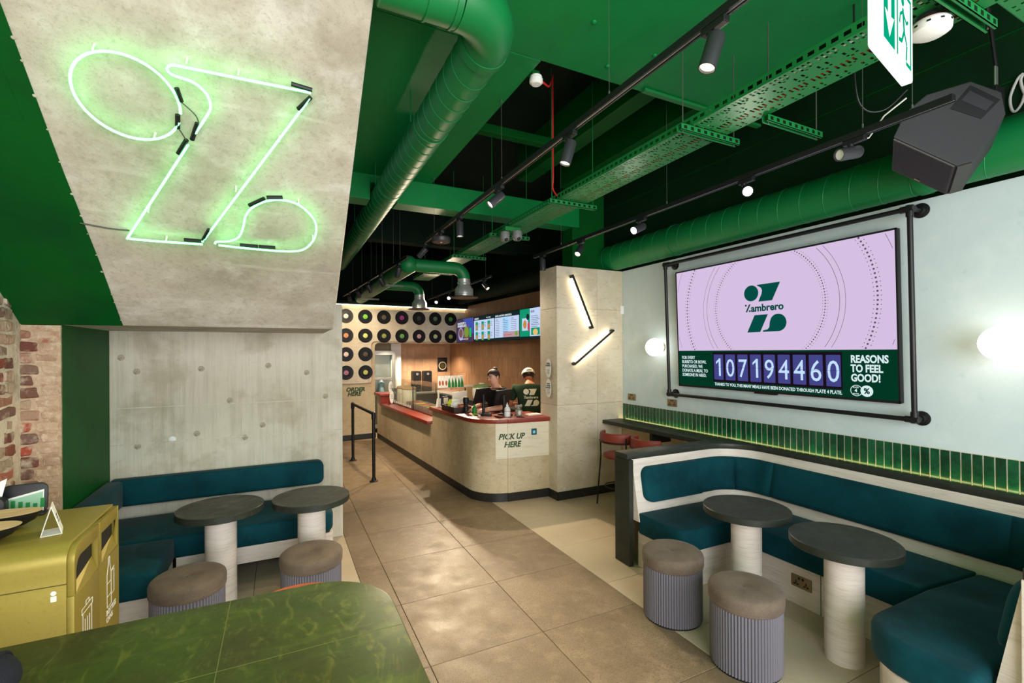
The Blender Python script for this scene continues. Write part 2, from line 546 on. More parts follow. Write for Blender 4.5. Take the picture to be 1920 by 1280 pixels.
M['navy'] = mat('navy_ribbed_cloth', rgb(24, 26, 36), 0.9, bump=((1, 30, 1), 6, 0.5, 0.006))
M['speaker'] = mat('textured_black_cabinet', rgb(40, 40, 42), 0.75, bump=(1, 90, 0.3, 0.003))
M['grille'] = mat('perforated_grille', rgb(58, 55, 52), 0.6, 0.2, bump=((90, 90, 4), 4, 0.5, 0.003))

E_NEON = emit('neon_green_glow', (0.11, 1.0, 0.24, 1), 9.0)
E_LED = emit('warm_led', (1.0, 0.86, 0.62, 1), 36.0)
E_COVE = emit('cove_led', (1.0, 0.86, 0.66, 1), 7.0)
E_GREENLED = emit('warm_strip_led', (1.0, 0.84, 0.32, 1), 15.0)
E_GLOBE = emit('opal_globe_glow', (1.0, 0.93, 0.80, 1), 4.0)
E_LENS = emit('spot_lens', (1.0, 0.86, 0.62, 1), 5.0)
E_EXITW = emit('exit_white', (0.94, 1.0, 0.97, 1), 1.5)
E_EXITG = emit('exit_green', (0.0, 0.42, 0.22, 1), 1.0)


def screen(name, r, g, b, k=1.0):
    return emit(name, rgb(r, g, b), k)


E_LAV = screen('screen_lavender', 214, 192, 226)
E_SGRN = screen('screen_dark_green', 4, 54, 36)
E_STXT = screen('screen_text', 216, 238, 240)
E_SLOGO = screen('screen_logo', 4, 76, 68)
E_SDOT = screen('screen_dots', 30, 36, 60)
E_SBLK = screen('screen_black', 26, 16, 26)
E_SCARD = screen('screen_card', 68, 68, 136)
E_SDIG = screen('screen_digit', 196, 226, 255)
E_MWHITE = screen('menu_white', 196, 214, 244)
E_MTEAL = screen('menu_teal', 20, 150, 110)
E_MDARK = screen('menu_dark', 24, 40, 40)
E_MBLUE = screen('menu_blue', 66, 84, 170)
E_MFOOD = screen('menu_food', 196, 140, 70)
E_MPURP = screen('menu_purple', 70, 56, 80)
E_MPINK = screen('menu_pink', 186, 150, 160)
E_MTXT = screen('menu_text', 70, 84, 110)
E_MRED = screen('menu_red', 200, 70, 90)
E_MLEAF = screen('menu_leaf', 110, 170, 50)
E_MBUN = screen('menu_bun', 226, 190, 120)
E_MLET = screen('menu_letters', 226, 234, 240)
E_MBROWN = screen('menu_brown', 120, 84, 70)
E_MGREEN = screen('menu_bottle', 20, 190, 100)
E_MHEAD = screen('menu_header', 20, 70, 54)
E_MLIL = screen('menu_lilac', 160, 150, 210)
E_MYEL = screen('menu_guac', 120, 150, 60)
E_SPINK = screen('screen_pink', 226, 206, 236)
E_SCREEN_OFF = mat('dark_screen', rgb(12, 12, 16), 0.15)
E_RING = screen('screen_ring', 96, 80, 110)
E_MBRT = screen('menu_bright', 170, 214, 250)
E_MHANDLE = None

# ================================================================== SETTING
XR = 4.12          # right wall
TB = 2.924         # top of the right wall and of the pillar
ZC = 3.74          # low ceiling

# ---- floor with its tiles
fl = struct(MB().box(-2.2, 6.0, -3.0, 12.6, -0.2, -0.010).build('floor', M['grout_dark'], smooth=0))
_tiles = {}


def floor_tile(x0, x1, y0, y1, m):
    w, d = round(x1 - x0 - 0.003, 4), round(y1 - y0 - 0.003, 4)
    k = (w, d, m.name)
    if k not in _tiles:
        _tiles[k] = MB().box(-w / 2, w / 2, -d / 2, d / 2, -0.009, 0).mesh('tile', m, bevel=0.002, smooth=0, segs=1)
    from_mesh('tile', _tiles[k], fl, ((x0 + x1) / 2, (y0 + y1) / 2, 0))


ydk = [4.97 + 0.757 * k for k in range(-8, 8)]
for i in range(len(ydk) - 1):
    for x0, x1 in ((0.57, 0.785), (0.785, 1.55), (1.55, 2.335)):
        floor_tile(x0, x1, ydk[i], ydk[i + 1], M['floor_dark'])
yl = [4.552 + 0.757 * k for k in range(-8, 2)]
for i in range(len(yl) - 1):
    for x0, x1 in ((2.335, 3.13), (3.13, 3.90), (3.90, 4.20)):
        floor_tile(x0, x1, yl[i], yl[i + 1], M['floor_light'])
yl2 = [4.80 + 0.757 * k for k in range(-8, 2)]
for i in range(len(yl2) - 1):
    for x0, x1 in ((-0.195, 0.57), (-0.96, -0.195), (-1.60, -0.96)):
        floor_tile(x0, x1, yl2[i], yl2[i + 1], M['floor_light'])

# ---- left: brick wall, green pier, board-marked column, stair soffit
wl = struct(MB().box(-1.75, -1.485, -3.0, 4.075, 0, 4.3).build('wall_left', M['mortar'], smooth=0))
bm_b = {}


def rough_outline(w, h, rr):
    p = [(-w / 2, -h / 2), (-w / 4, -h / 2), (w / 5, -h / 2), (w / 2, -h / 2), (w / 2, 0), (w / 2, h / 2), (w / 5, h / 2), (-w / 4, h / 2), (-w / 2, h / 2), (-w / 2, 0)]
    return [(x + rr.uniform(-.009, .009), y + rr.uniform(-.007, .007)) for x, y in p]


for w in (0.215, 0.105):
    for v in range(6):
        b = MB()
        rr = random.Random(int(w * 1000) + v)
        b.prism(rough_outline(w - .004, .062, rr), -.03, .008, basis((0, 1, 0), (0, 0, 1), (1, 0, 0)))
        bm_b[(w, v)] = b.mesh('brick', M['brick'], bevel=0.006, smooth=0, segs=1)
for r in range(22):
    z = 0.82 + r * 0.075
    y = 2.62 + (0.11 if r % 2 else 0)
    while y < 4.05:
        w = 0.215 if (r % 3 or random.random() < .6) else 0.105
        if y + w > 4.06: w = 0.105
        if y + w > 4.07: break
        from_mesh('brick', bm_b[(w, random.randrange(6))], wl, (-1.484 + random.uniform(-.012, .006), y + w / 2, z + random.uniform(-.006, .006)), (random.uniform(-.03, .03), 0, random.uniform(-.04, .04)))
        y += w + 0.011
pier = struct(MB().box(-1.75, -1.29, 4.085, 5.3, 0, 2.075).build('wall_left_pier', M['green_dark'], bevel=0.004, smooth=0))
MB().box(-1.62, -1.292, 4.067, 4.0849, 0, 2.04).build('mortar_bed', M['brick_plaster'], pier, smooth=0)
for r in range(27):
    w = 0.10 if r % 2 else 0.13
    rr = random.Random(r)
    b = off(MB().prism(rough_outline(w - .01, .058, rr), -.012, .0055, basis((1, 0, 0), (0, 0, 1), (0, -1, 0))), -w / 2, 0)
    b.build('brick', M['brick_plaster'], pier, bevel=0.008, smooth=0, segs=1, loc=(-1.295 - w, 4.070, 0.04 + r * 0.0745))
    off(MB().prism(rough_outline(.285 - w, .06, rr), -.02, .0085, basis((1, 0, 0), (0, 0, 1), (0, -1, 0))), -(.30 - w) / 2 - .005, 0).build('brick', M['brick'], pier, bevel=0.008, smooth=0, segs=1, loc=(-1.60, 4.066, 0.04 + r * 0.0745))
col = struct(MB().box(-1.29, 0.56, 5.02, 5.46, 0, 2.34).build('wall_board_marked', M['concrete_board'], bevel=0.006, smooth=0))
# formwork boards leave shallow horizontal joints
for z in (1.09, 1.40):
    MB().box(-1.285, 0.555, -0.003, 0.02, -0.004, 0.004).build('board_joint', M['concrete_board'], col, smooth=0, loc=(0, 5.02, z + random.uniform(-.01, .01)))
YS, KS = 4.064, 0.742


def soffit_profile(dz=0.0):
    ytop = YS - (ZC + 0.1 - 2.045) / KS
    return [(5.018, 2.045 + dz), (YS, 2.045 + dz), (ytop, ZC + 0.1 + dz), (ytop, ZC + 0.55), (5.018, 2.30)]


def soffit(name, x0, x1, m, dz):
    pr = soffit_profile(dz)
    MM = basis((0, 1, 0), (0, 0, 1), (1, 0, 0), (0, 0, 0))
    return struct(MB().prism(pr, x0, x1, MM).build(name, m, bevel=0.006, smooth=0))


sof = soffit('ceiling_stair_soffit', -1.75, 0.385, M['concrete'], 0.0)
SO = V((0, YS, 2.05))
SV = V((0, -1, KS)).normalized()
SN = V((0, -KS, -1)).normalized()


def sp(u, v, off=0.0):
    """a point on the sloping soffit"""
    return V((u, 0, 0)) + SO + SV * v + SN * off


sofg = struct(MB().prism([(-1.484, .0), (-.967, .0), (-.962, .6), (-.969, 1.2), (-.964, 1.9), (-.967, 2.7), (-1.484, 2.7)], -.004, .0035).build('ceiling_soffit_green', M['green_dark'], smooth=0))
sofg.matrix_world = basis((1, 0, 0), SV, SN, SO + SN * 0.0042)
rrj = random.Random(5)
for i in range(14):
    vv = .05 + .15 * i + rrj.uniform(-.04, .04)
    MB().lathe([(0, 0), (.003 + .005 * rrj.random(), .001), (0, .002)], 9, (-.966 + rrj.uniform(-.004, .004), vv, .0025)).build('paint_chip', M['concrete'], sofg, smooth=0)
# access hatch in the green soffit
pm = basis((1, 0, 0), SV, SN, (0, 0, 0))
MB().prism(rrect(-1.45, -1.0, 0.98, 1.19, .004, 1), 0.0036, 0.0052).build('hatch_panel', M['green_dark'], sofg, bevel=.001, smooth=0)
MB().prism(rrect(-1.45, -1.04, 1.45, 1.90, .004, 1), 0.0036, 0.0052).build('hatch_panel', M['green_dark'], sofg, bevel=.001, smooth=0)
# wall on the left of the aisle behind the column
struct(MB().box(0.20, 0.42, 5.46, 12.3, 0, 4.4).build('wall_aisle_left', M['green_shaded'], smooth=0))

# ---- right wall with its band of tiles
wr = struct(MB().box(XR, 4.32, -3.0, 5.46, 0, TB).build('wall_right', M['mint'], smooth=0))
gt = MB().box(-0.004, 0, -0.0257, 0.0257, -0.118, 0.098).mesh('tile', M['tile_green'], bevel=0.002, smooth=0, segs=1)
struct(MB().box(XR - 0.004, XR + 0.01, 0.98, 4.985, 0.940, 1.163).build('trim_1', M['joint_pale'], smooth=0))
y = 4.958
while y > 0.98:
    from_mesh('tile', gt, wr, (XR - 0.0035, y, 1.0605))
    y -= 0.0562
struct(MB().box(4.34, 4.5, -3.0, 12.3, 0, 4.4).build('wall_upper_right', M['green_wall'], smooth=0))
for z in (3.3, 3.62, 3.94):
    struct(MB().box(4.331, 4.345, -1.0, 5.6, z - .004, z + .004).build('trim_2', M['green_dark'], smooth=0))

# ---- pillar clad in clay coloured panels
# round tie marks left by the formwork
for i, (x, z) in enumerate(((-1.105, 1.70), (-.64, 1.715), (-.105, 1.735), (-.675, 1.135), (-1.10, 1.06), (-.30, 1.07), (-.155, 1.175), (-.855, 1.10), (-1.21, 1.82), (.23, 1.66), (.40, 1.42), (-.42, 1.42))):
    MB().lathe([(.0, .004), (.012, .004), (.020, .001), (.026, .0), (.027, -.004), (0, -.004)], 14, (0, 0, 0), basis((1, 0, 0), (0, 0, 1), (0, -1, 0)).to_3x3()).build('tie_mark', M['paper'] if i == 7 else M['tie'], col, smooth=0, loc=(x, 5.0195, z))
pil = struct(MB().box(3.095, 4.115, 5.0, 5.405, 0, TB - .004).build('pillar', M['grout'], smooth=0))
for z0, z1 in ((0.10, 1.18), (1.183, 2.40), (2.403, TB)):
    for x0, x1 in ((3.088, 3.70), (3.703, 4.118)):
        MB().box(x0, x1, 4.992, 5.004, z0, z1).build('panel', M['clay_pale'], pil, bevel=.0015, smooth=0, segs=1)
    MB().box(3.086, 3.097, 4.993, 5.41, z0, z1).build('panel', M['clay_pale'], pil, bevel=.0015, smooth=0, segs=1)
struct(MB().box(3.078, 4.12, 4.980, 4.992, 0, 0.105).box(3.076, 3.086, 4.980, 5.22, 0, 0.105).build('baseboard_pillar', M['kick'], smooth=0))

# ---- ceilings, beams
struct(MB().box(-1.75, 3.02, -3.0, 2.65, ZC, ZC + .42).build('ceiling', M['green'], bevel=.01, smooth=0))
struct(MB().box(0.40, 1.53, 2.65, 5.12, ZC, ZC + .42).build('ceiling_bulkhead', M['green'], bevel=.006, smooth=0))
struct(MB().box(-1.9, 4.5, -3.0, 12.4, 4.36, 4.5).build('ceiling_upper', M['green_shaded'], smooth=0))
struct(MB().box(0.42, .86, 5.12, 5.36, 3.475, 3.745).box(1.14, 3.52, 5.12, 5.36, 3.475, 3.745).box(.86, 1.14, 5.12, 5.36, 3.66, 3.745).build('beam', M['green'], bevel=.006, smooth=0))
struct(MB().box(3.43, 3.94, 5.15, 5.40, TB, 4.36).build('column_green', M['green_dark'], bevel=.004, smooth=0))
for x0, x1, z0, z1 in ((2.62, 2.80, 3.95, 4.36), (3.22, 3.44, 3.95, 4.36)):
    struct(MB().box(x0, x1, 2.65, 5.12, z0, z1).build('beam', M['green_dark'], bevel=.004, smooth=0))
struct(MB().box(-1.9, 4.5, 12.35, 12.5, 0, 4.5).build('wall_far', M['green_shaded'], smooth=0))
struct(MB().box(1.53, 2.62, 4.2, 4.30, 4.0, 4.08).build('beam', M['green_dark'], bevel=.004, smooth=0))
struct(MB().box(0.42, 4.34, 7.5, 7.72, 3.62, 4.36).build('beam', M['green_shaded'], bevel=.004, smooth=0))
# painted bolt heads and filler marks on the low ceiling
bolt = MB().lathe([(0, 0), (.016, 0), (.014, -.008), (.007, -.012), (0, -.012)], 8).mesh('bolt', M['green'])
for x, y in ((1.62, 2.2), (2.15, 2.28), (2.35, 1.5), (1.25, 1.9), (1.95, 2.5)):
    from_mesh('bolt', bolt, bpy.data.objects['ceiling'], (x, y, ZC))

# ---- back walls: record wall with its opening, timber-tiled service wall, kitchen wall
QW = 10.40
RB = thing  # alias keeps the next lines short


def bobj(name, mb, m, **k):
    o = mb.build(name, m, **k)
    o.rotation_euler = (0, 0, PHI)
    return o


def rec_outline():
    p = [(0.9, 0.0), (2.41, 0.0), (2.41, 1.15), (2.41, 1.95)]
    p += arc(2.50, 1.98, 0.09, 180, 90, 5)[1:]
    p += [(4.70, 2.07), (4.70, 2.885), (0.9, 2.885)]
    return p


MQ = basis((1, 0, 0), (0, 0, 1), (0, -1, 0), (0, 0, 0))
wb = struct(bobj('wall_back', MB().prism(rec_outline(), -(QW + 0.16), -QW, MQ), M['clay'], smooth=0))
# raised rounded record panel
pp = [(0.95, 1.20), (2.28, 1.20)] + arc(2.27, 1.26, .06, -90, 0, 4) + [(2.33, 2.02)] + arc(2.41, 2.02, .08, 180, 90, 5) + [(4.60, 2.10), (4.60, 2.80), (0.95, 2.80)]
MB().prism(pp, -QW - .001, -QW + 0.028, MQ).build('record_panel', M['clay_pale'], wb, bevel=.006, smooth=0)
# cove light above it
MB().box(0.95, 4.56, QW - .05, QW - .012, 2.872, 2.882).build('cove_strip', E_COVE, wb, smooth=0)
struct(bobj('trim_3', MB().box(0.9, 4.60, QW - .14, QW + .1, 2.886, 2.95), M['green_shaded'], smooth=0))
struct(bobj('baseboard_back', MB().box(0.9, 2.425, QW - .012, QW, 0, .105), M['kick'], smooth=0))

AW = 4.57
ws = struct(bobj('wall_service', MB().box(AW, AW + .15, 5.40, 12.2, 0, 2.95), M['grout'], smooth=0))
wt = {}
z = 0.55
for r, hh in enumerate((0.40, 0.40, 0.40, 0.40, 0.40, 0.40)):
    q = 5.50 + (0.1 if r % 2 else 0)
    k = (hh,)
    if k not in wt: wt[k] = MB().box(-.010, 0, -.0985, .0985, .002, hh - .002).mesh('tile', M['woodtile'], bevel=.001, smooth=0, segs=1)
    while q < 11.35:
        from_mesh('tile', wt[k], ws, (AW, q + .1, z))
        q += 0.2
    z += hh
wk = struct(bobj('wall_kitchen', MB().box(2.3, AW + .15, 11.4, 11.55, 0, 2.95), M['grout'], smooth=0))
st = MB().box(-.098, .098, -.008, 0, .002, .298).mesh('tile', M['stonetile'], bevel=.001, smooth=0, segs=1)
for r in range(5):
    for c in range(7):
        from_mesh('tile', st, wk, (3.22 + c * 0.2 + .1, 11.4, 0.80 + r * .3))
# white jamb beside the kitchen store
struct(bobj('trim_4', MB().box(2.98, 3.22, 11.20, 11.40, 0, 2.3), M['white'], bevel=.004, smooth=0))
struct(bobj('ceiling_kitchen', MB().box(2.42, 4.56, 10.57, 11.4, 2.07, 2.12), M['cream'], smooth=0))
for i, (a_, lab) in enumerate(((2.85, 'small recessed downlight in the kitchen lintel above the fridge'), (3.45, 'small recessed downlight in the middle of the kitchen lintel'), (4.02, 'small recessed downlight in the kitchen lintel near the menu screens'))):
    t = thing('downlight', lab, 'lamp', B(a_, 10.72, 2.0695))
    MB().lathe([(.032, 0), (.045, 0), (.044, -.005), (.032, -.006)], 24).build('trim_ring', M['white'], t)
    MB().lathe([(0, -.001), (.032, -.001), (.032, -.0025), (0, -.0025)], 24).build('lens', E_LENS, t)
    L = bpy.data.lights.new('downlight', 'SPOT')
    L.energy, L.color, L.spot_size, L.spot_blend, L.shadow_soft_size = 130, (1, .82, .6), math.radians(130), .6, .03
    lo = bpy.data.objects.new('downlight', L)
    link(lo, t)
    lo.location = (0, 0, -.01)

# ================================================================== NEON SIGN on the soffit
neon = thing('neon_sign', 'green neon outline of a slanted Z with ring and teardrop on concrete', 'sign', sp(-.3, 1.35, .05))
inv = neon.location.copy()


def nb(name, pts, r, m, n=5, closed=False, smooth_pts=True, off=.055):
    P = [sp(u, v, off) - inv for u, v in pts]
    if smooth_pts: P = catmull(P, n, closed)
    return MB().tube(P, r, 8, closed).build(name, m, neon)


ring = [(-.615 + .195 * math.cos(a), 1.684 + .197 * math.sin(a)) for a in [math.radians(-8 + 346 * i / 40) for i in range(41)]]
nb('glass_tube', ring, .0058, E_NEON, 1)
nb('glass_tube', [(-0.374, 1.567), (-0.31, 1.68), (-0.294, 1.731), (-0.31, 1.786), (-0.354, 1.822), (-0.417, 1.833), (-0.440, 1.843), (-0.444, 1.863), (-0.424, 1.879), (-0.371, 1.882), (-0.164, 1.886), (0.14, 1.892)], .0058, E_NEON)
nb('glass_tube', [(0.137, 1.865), (-0.416, 0.863)], .0058, E_NEON, smooth_pts=False)
nb('glass_tube', [(-0.411, 1.498), (-0.57, 1.212), (-0.763, 0.867), (-0.769, 0.852), (-0.762, 0.840), (-0.628, 0.838), (-0.418, 0.842)], .0058, E_NEON, 3)
nb('glass_tube', [(-0.353, 0.856), (-0.341, 0.873), (-0.277, 0.885), (-0.224, 0.926), (-0.197, 1.004), (-0.179, 1.093), (-0.138, 1.161), (-0.068, 1.214), (0.015, 1.235), (0.101, 1.215), (0.177, 1.14), (0.205, 1.061), (0.194, 0.96), (0.14, 0.872), (0.046, 0.842), (-0.136, 0.838), (-0.335, 0.846)], .0058, E_NEON)
for a, b in (((-.422, 1.776), (-.412, 1.716)), ((-.359, 1.62), (-.392, 1.526)), ((-.415, 1.521), (-.461, 1.435)), ((.052, 1.912), (.145, 1.904)), ((.141, 1.868), (.085, 1.793)),
             ((-.159, 1.165), (-.079, 1.227)), ((-.067, 1.236), (.015, 1.25)), ((-.222, .858), (-.123, .858)), ((-.12, .858), (-.027, .861)), ((-.508, .863), (-.421, .862)), ((-.374, .958), (-.412, .872)), ((-.435, 1.646), (-.445, 1.576))):
    MB().cyl(sp(*a, .05) - inv, sp(*b, .05) - inv, .011, seg=8).build('end_sleeve', M['black_plastic'], neon)
nb('cable', [(-.412, 1.716), (-.36, 1.66), (-.352, 1.60)], .003, M['wire'])
nb('cable', [(-.44, 1.58), (-.42, 1.53), (-.415, 1.50)], .003, M['wire'])
nb('cable', [(-.77, .862), (-.86, .865), (-.98, .885)], .004, M['wire'], off=.012)
for u, v in ((-.70, 1.87), (-.55, 1.50), (-.37, 1.90), (-.17, 1.90), (.0, 1.60), (-.22, 1.25), (-.65, 1.04), (.10, 1.22), (.19, .95), (-.60, .835)):
    MB().cyl(sp(u, v, 0) - inv, sp(u, v, .05) - inv, .006, .004, 8).build('standoff', M['white'], neon)

# ================================================================== LEFT BOOTH
bl = thing('booth_bench', 'L-shaped teal velvet booth bench against the grey concrete wall', 'bench', (-0.5, 4.6, 0))


def lb(o):
    o.location = o.location - bl.location
    return o


def off(mb, dx, dy, dz=0):
    mb.v = [(x - dx, y - dy, z - dz) for x, y, z in mb.v]
    return mb


def LB(mb): return off(mb, -0.5, 4.6)


seat_m = [(-1.285, 4.995), (-1.285, 4.30), (-0.742, 4.30)] + [(0.27, 4.30)] + arc(.27, 4.44, .14, -90, 0, 6) + [(.41, 4.995)]
LB(MB().prism(seat_m, .30, .472)).build('seat_cushion', M['teal'], bl, bevel=.035, segs=3)
LB(MB().prism([(-1.455, 3.68), (-.72, 3.68), (-.72, 4.298), (-1.285, 4.298), (-1.285, 4.06), (-1.455, 4.06)], .30, .472)).build('seat_cushion', M['teal'], bl, bevel=.03, segs=3)
back = [(-1.27, .585), (-1.27, .808)] + arc(.312, .748, .06, 90, 0, 6) + arc(.312, .645, .06, 0, -90, 6)
LB(MB().prism(back, -5.015, -4.885, basis((1, 0, 0), (0, 0, 1), (0, -1, 0)))).build('back_cushion', M['teal'], bl, bevel=.03, segs=3)
LB(MB().box(-1.285, -1.165, 3.70, 4.895, .585, .810)).build('back_cushion', M['teal'], bl, bevel=.03, segs=3)
LB(MB().box(-1.455, -1.287, 3.69, 4.055, .474, .80)).build('back_panel', M['travertine'], bl, bevel=.004)
LB(MB().box(-.72, .40, 4.335, 4.36, .165, .298)).build('plinth_panel', M['travertine'], bl, bevel=.002, smooth=0)
LB(MB().box(.375, .40, 4.36, 4.99, .0, .298)).build('end_panel', M['travertine'], bl, bevel=.002, smooth=0)
LB(MB().box(-.765, -.74, 3.73, 4.334, .165, .298)).build('plinth_panel', M['travertine'], bl, bevel=.002, smooth=0)
LB(MB().box(-1.45, -.766, 3.73, 3.755, .0, .298)).build('plinth_panel', M['travertine'], bl, bevel=.002, smooth=0)
LB(MB().box(-1.27, .37, 4.75, 4.98, 0, .295)).build('support_frame', M['kick'], bl, smooth=0)
LB(MB().box(-1.45, -.90, 3.80, 4.05, 0, .295)).build('support_frame', M['kick'], bl, smooth=0)


# ---- round tables
def make_table(label, x, y, r, h):
    t = thing('round_table', label, 'table', (x, y, 0), group='round pedestal tables')
    MB().lathe([(0, h - .048), (r - .004, h - .048), (r, h - .044), (r, h - .004), (r - .004, h), (0, h)], 64).build('tabletop', M['slate'], t)
    MB().lathe([(.102, 0), (.102, h - .048)], 40).build('pedestal', M['travertine'], t)
    return t


make_table('slate round table nearer the gold bin at the left bench', -.40, 4.06, .283, .725)
make_table('slate round table next to the aisle at the left bench', .215, 4.03, .283, .725)
make_table('slate round table farther from the camera at the curved booth', 3.03, 2.31, .290, .72)
make_table('larger looking slate round table close to the camera at the curved booth', 3.03, 1.65, .287, .72)


# ---- fluted stools
def stool_meshes():
    n = 70
    seg = n * 6
    R, dp = .198, .0080
    b = MB()
    vs = []
    for z in (.012, .365):
        for k in range(seg):
            a = 2 * PI * k / seg
            rr = R - dp + dp * abs(math.sin(n * a / 2)) ** .6
            vs.append((rr * math.cos(a), rr * math.sin(a), z))
    fs = [(k, (k + 1) % seg, seg + (k + 1) % seg, seg + k) for k in range(seg)]
    fs += [tuple(range(seg - 1, -1, -1)), tuple(range(seg, 2 * seg))]
    b.add(vs, fs)
    body = b.mesh('fluted_body', M['flute'], smooth=60)
    base = MB().lathe([(0, 0), (.192, 0), (.192, .014), (0, .014)], 48).mesh('foot_ring', M['black_plastic'])
    prof = [(0, .366), (.198, .366), (.2045, .374), (.2035, .385), (.206, .400), (.207, .430), (.202, .448), (.188, .460), (.15, .467), (.10, .469), (.05, .464), (.02, .455), (.0, .448)]
    cush = MB().lathe(prof, 56).mesh('cushion', M['taupe'], smooth=50)
    btn = MB().sphere((0, 0, .450), .011, 10, 6, (1, 1, .6)).mesh('button', M['taupe'])
    seam = MB().lathe([(.2035, .383), (.2065, .386), (.2035, .389)], 56).mesh('seam', M['taupe'])
    return body, base, cush, btn, seam


SM = stool_meshes()


def make_stool(label, x, y, rz):
    t = thing('pouf_stool', label, 'stool', (x, y, 0), (0, 0, rz), 'fluted pouf stools')
    from_mesh('fluted_body', SM[0], t)
    from_mesh('foot_ring', SM[1], t)
    c = from_mesh('cushion', SM[2], t)
    from_mesh('button', SM[3], c)
    from_mesh('seam', SM[4], c)
    return t


make_stool('fluted stool beside the gold bin in front of the left bench', -.525, 3.55, .3)
make_stool('fluted stool by the aisle in front of the left bench', .19, 3.60, 1.1)
make_stool('fluted stool beside the slate end panel of the curved booth', 2.46, 2.46, .2)
make_stool('fluted stool closest to the camera, in front of the nearest round table', 2.47, 1.89, .7)

# ================================================================== RIGHT BOOTH
br = thing('booth_bench', 'curved teal velvet booth bench with pale laminate back and slate ledge on the right', 'bench', (3.4, 2.0, 0))


def RBo(mb): return off(mb, 3.4, 2.0)


def bpath(x0=2.726, s0=0.0, s1=None):
    """inner line of the backrest as a dense list of (point, inward normal)"""
    pts = []
    n = 40
    for i in range(n + 1): pts.append(((x0 + (3.63 - x0) * i / n, 3.19), (0, -1)))
    for i in range(1, 25):
        a = math.radians(90 - 90 * i / 24)
        pts.append(((3.63 + .35 * math.cos(a), 2.84 + .35 * math.sin(a)), (-math.cos(a), -math.sin(a))))
    for i in range(1, 61): pts.append(((3.98, 2.84 - (2.84 - 1.15) * i / 60), (-1, 0)))
    for i in range(1, 25):
        a = math.radians(-90 * i / 24)
        pts.append(((3.63 + .35 * math.cos(a), 1.15 + .35 * math.sin(a)), (-math.cos(a), -math.sin(a))))
    for i in range(1, n + 1): pts.append(((3.63 + (2.73 - 3.63) * i / n, .80), (0, 1)))
    return pts


BP = bpath()
RBo(MB().sweep(BP, [(0, .915), (.09, .40), (-.02, .40), (-.02, .915)])).build('back_panel', M['travertine'], br, smooth=40)
# cushions as segments with seams
i0, i1, i2, i3, i4, i5, i6 = 3, 33, 52, 68, 128, 143, 185
cp = []


def cush(a, b, name='back_cushion'):
    path = BP[a:b + 1]
    t0, t1 = .845, .552
    m = lambda z: .09 * (.915 - z) / .515
    prof = [(m(t0) + .0, t0), (m(t0) + .022, t0 + .003), (m(t0) + .038, t0 - .010), (m(t0) + .046, t0 - .04), (m(t1) + .050, t1 + .045), (m(t1) + .040, t1 + .010), (m(t1) + .022, t1 - .003), (m(t1), t1)]
    # round the free ends by shrinking the first/last rings
    mb = MB()
    k = len(prof)
    vs, n = [], len(path)
    for i, (p, nn) in enumerate(path):
        e = .60 if i in (0, n - 1) else (.90 if i in (1, n - 2) else 1.0)
        for o, z in prof:
            mm = m(z)
            o = mm + (o - mm) * e
            vs.append((p[0] + nn[0] * o, p[1] + nn[1] * o, z))
    fs = []
    for i in range(n - 1):
        for j in range(k):
            l = (j + 1) % k
            fs.append((i * k + j, i * k + l, (i + 1) * k + l, (i + 1) * k + j))
    fs.append(tuple(range(k - 1, -1, -1)))
    fs.append(tuple((n - 1) * k + j for j in range(k)))
    mb.add(vs, fs)
    return RBo(mb).build(name, M['teal'], br, bevel=0, smooth=50)


def cush_end(x0, x1, ysgn, y0):
    """flat end cushion with one rounded end (towards smaller x)"""
    t0, t1 = .845, .552
    r = .075
    poly = [(x1, t1), (x1, t0)] + arc(x0 + r, t0 - r, r, 90, 180, 6) + arc(x0 + r, t1 + r, r, 180, 270, 6)
    mb = MB()
    n = len(poly)
    m = lambda z: .09 * (.915 - z) / .515
    vs = []
    layers_ = ((0.0, 1.0), (.024, 1.0), (.040, .93), (.048, .78))
    cx, cz = x1, (t0 + t1) / 2
    for o, sc in layers_:
        for x, z in poly:
            zz = cz + (z - cz) * (1 if o < .03 else sc * .08 + .92) if abs(z - cz) > .1 else z
            dx = (1 - sc) * .12 if x < x0 + r + .001 else 0
            vs.append((x + dx, y0 + ysgn * (m(z) + o), zz))
    fs = []
    L_ = len(layers_)
    for i in range(L_ - 1):
        for j in range(n):
            l = (j + 1) % n
            fs.append((i * n + j, i * n + l, (i + 1) * n + l, (i + 1) * n + j))
    fs.append(tuple((L_ - 1) * n + j for j in range(n)))
    fs.append(tuple(range(n - 1, -1, -1)))
    mb.add(vs, fs)
    return RBo(mb).build('back_cushion', M['teal'], br, smooth=50)


cush_end(2.80, 3.452, -1, 3.19)
cush(32, 52)
cush(52, 68)
cush(68, 122)
cush(122, 150)
cush_end(2.77, 3.63, 1, .80)
# seat and base
sr = [(2.735, 3.12), (2.735, 2.72)] + arc(2.815, 2.71, .08, 180, 270, 4) + arc(3.22, 2.53, .10, 90, 0, 5) + [(3.32, 2.0)]
seat_far = [(2.735, 3.12)] + arc(2.815, 2.71, .08, 180, 270, 4) + [(3.24, 2.63)] + arc(3.24, 2.55, .08, 90, 0, 4) + [(3.32, 1.40), (3.87, 1.34), (3.87, 2.84)] + arc(3.63, 2.84, .24, 0, 90, 8) + [(3.63, 3.10), (2.735, 3.10)][:1]
RBo(MB().prism(seat_far, .30, .472)).build('seat_cushion', M['teal'], br, bevel=.03, segs=3)
nr = .24
seat_near = [(3.868, 1.335), (3.33, 1.385)] + arc(2.60 + nr, 1.385 - nr, nr, 90, 180, 8) + [(2.60, .90), (3.63, .905)] + arc(3.63, 1.145, .24, -90, 0, 8)
RBo(MB().prism(seat_near, .30, .474)).build('seat_cushion', M['teal'], br, bevel=.035, segs=3)
base_far = [(2.76, 3.15), (2.76, 2.66), (3.37, 2.66), (3.37, .95), (3.87, .95), (3.87, 3.15)]
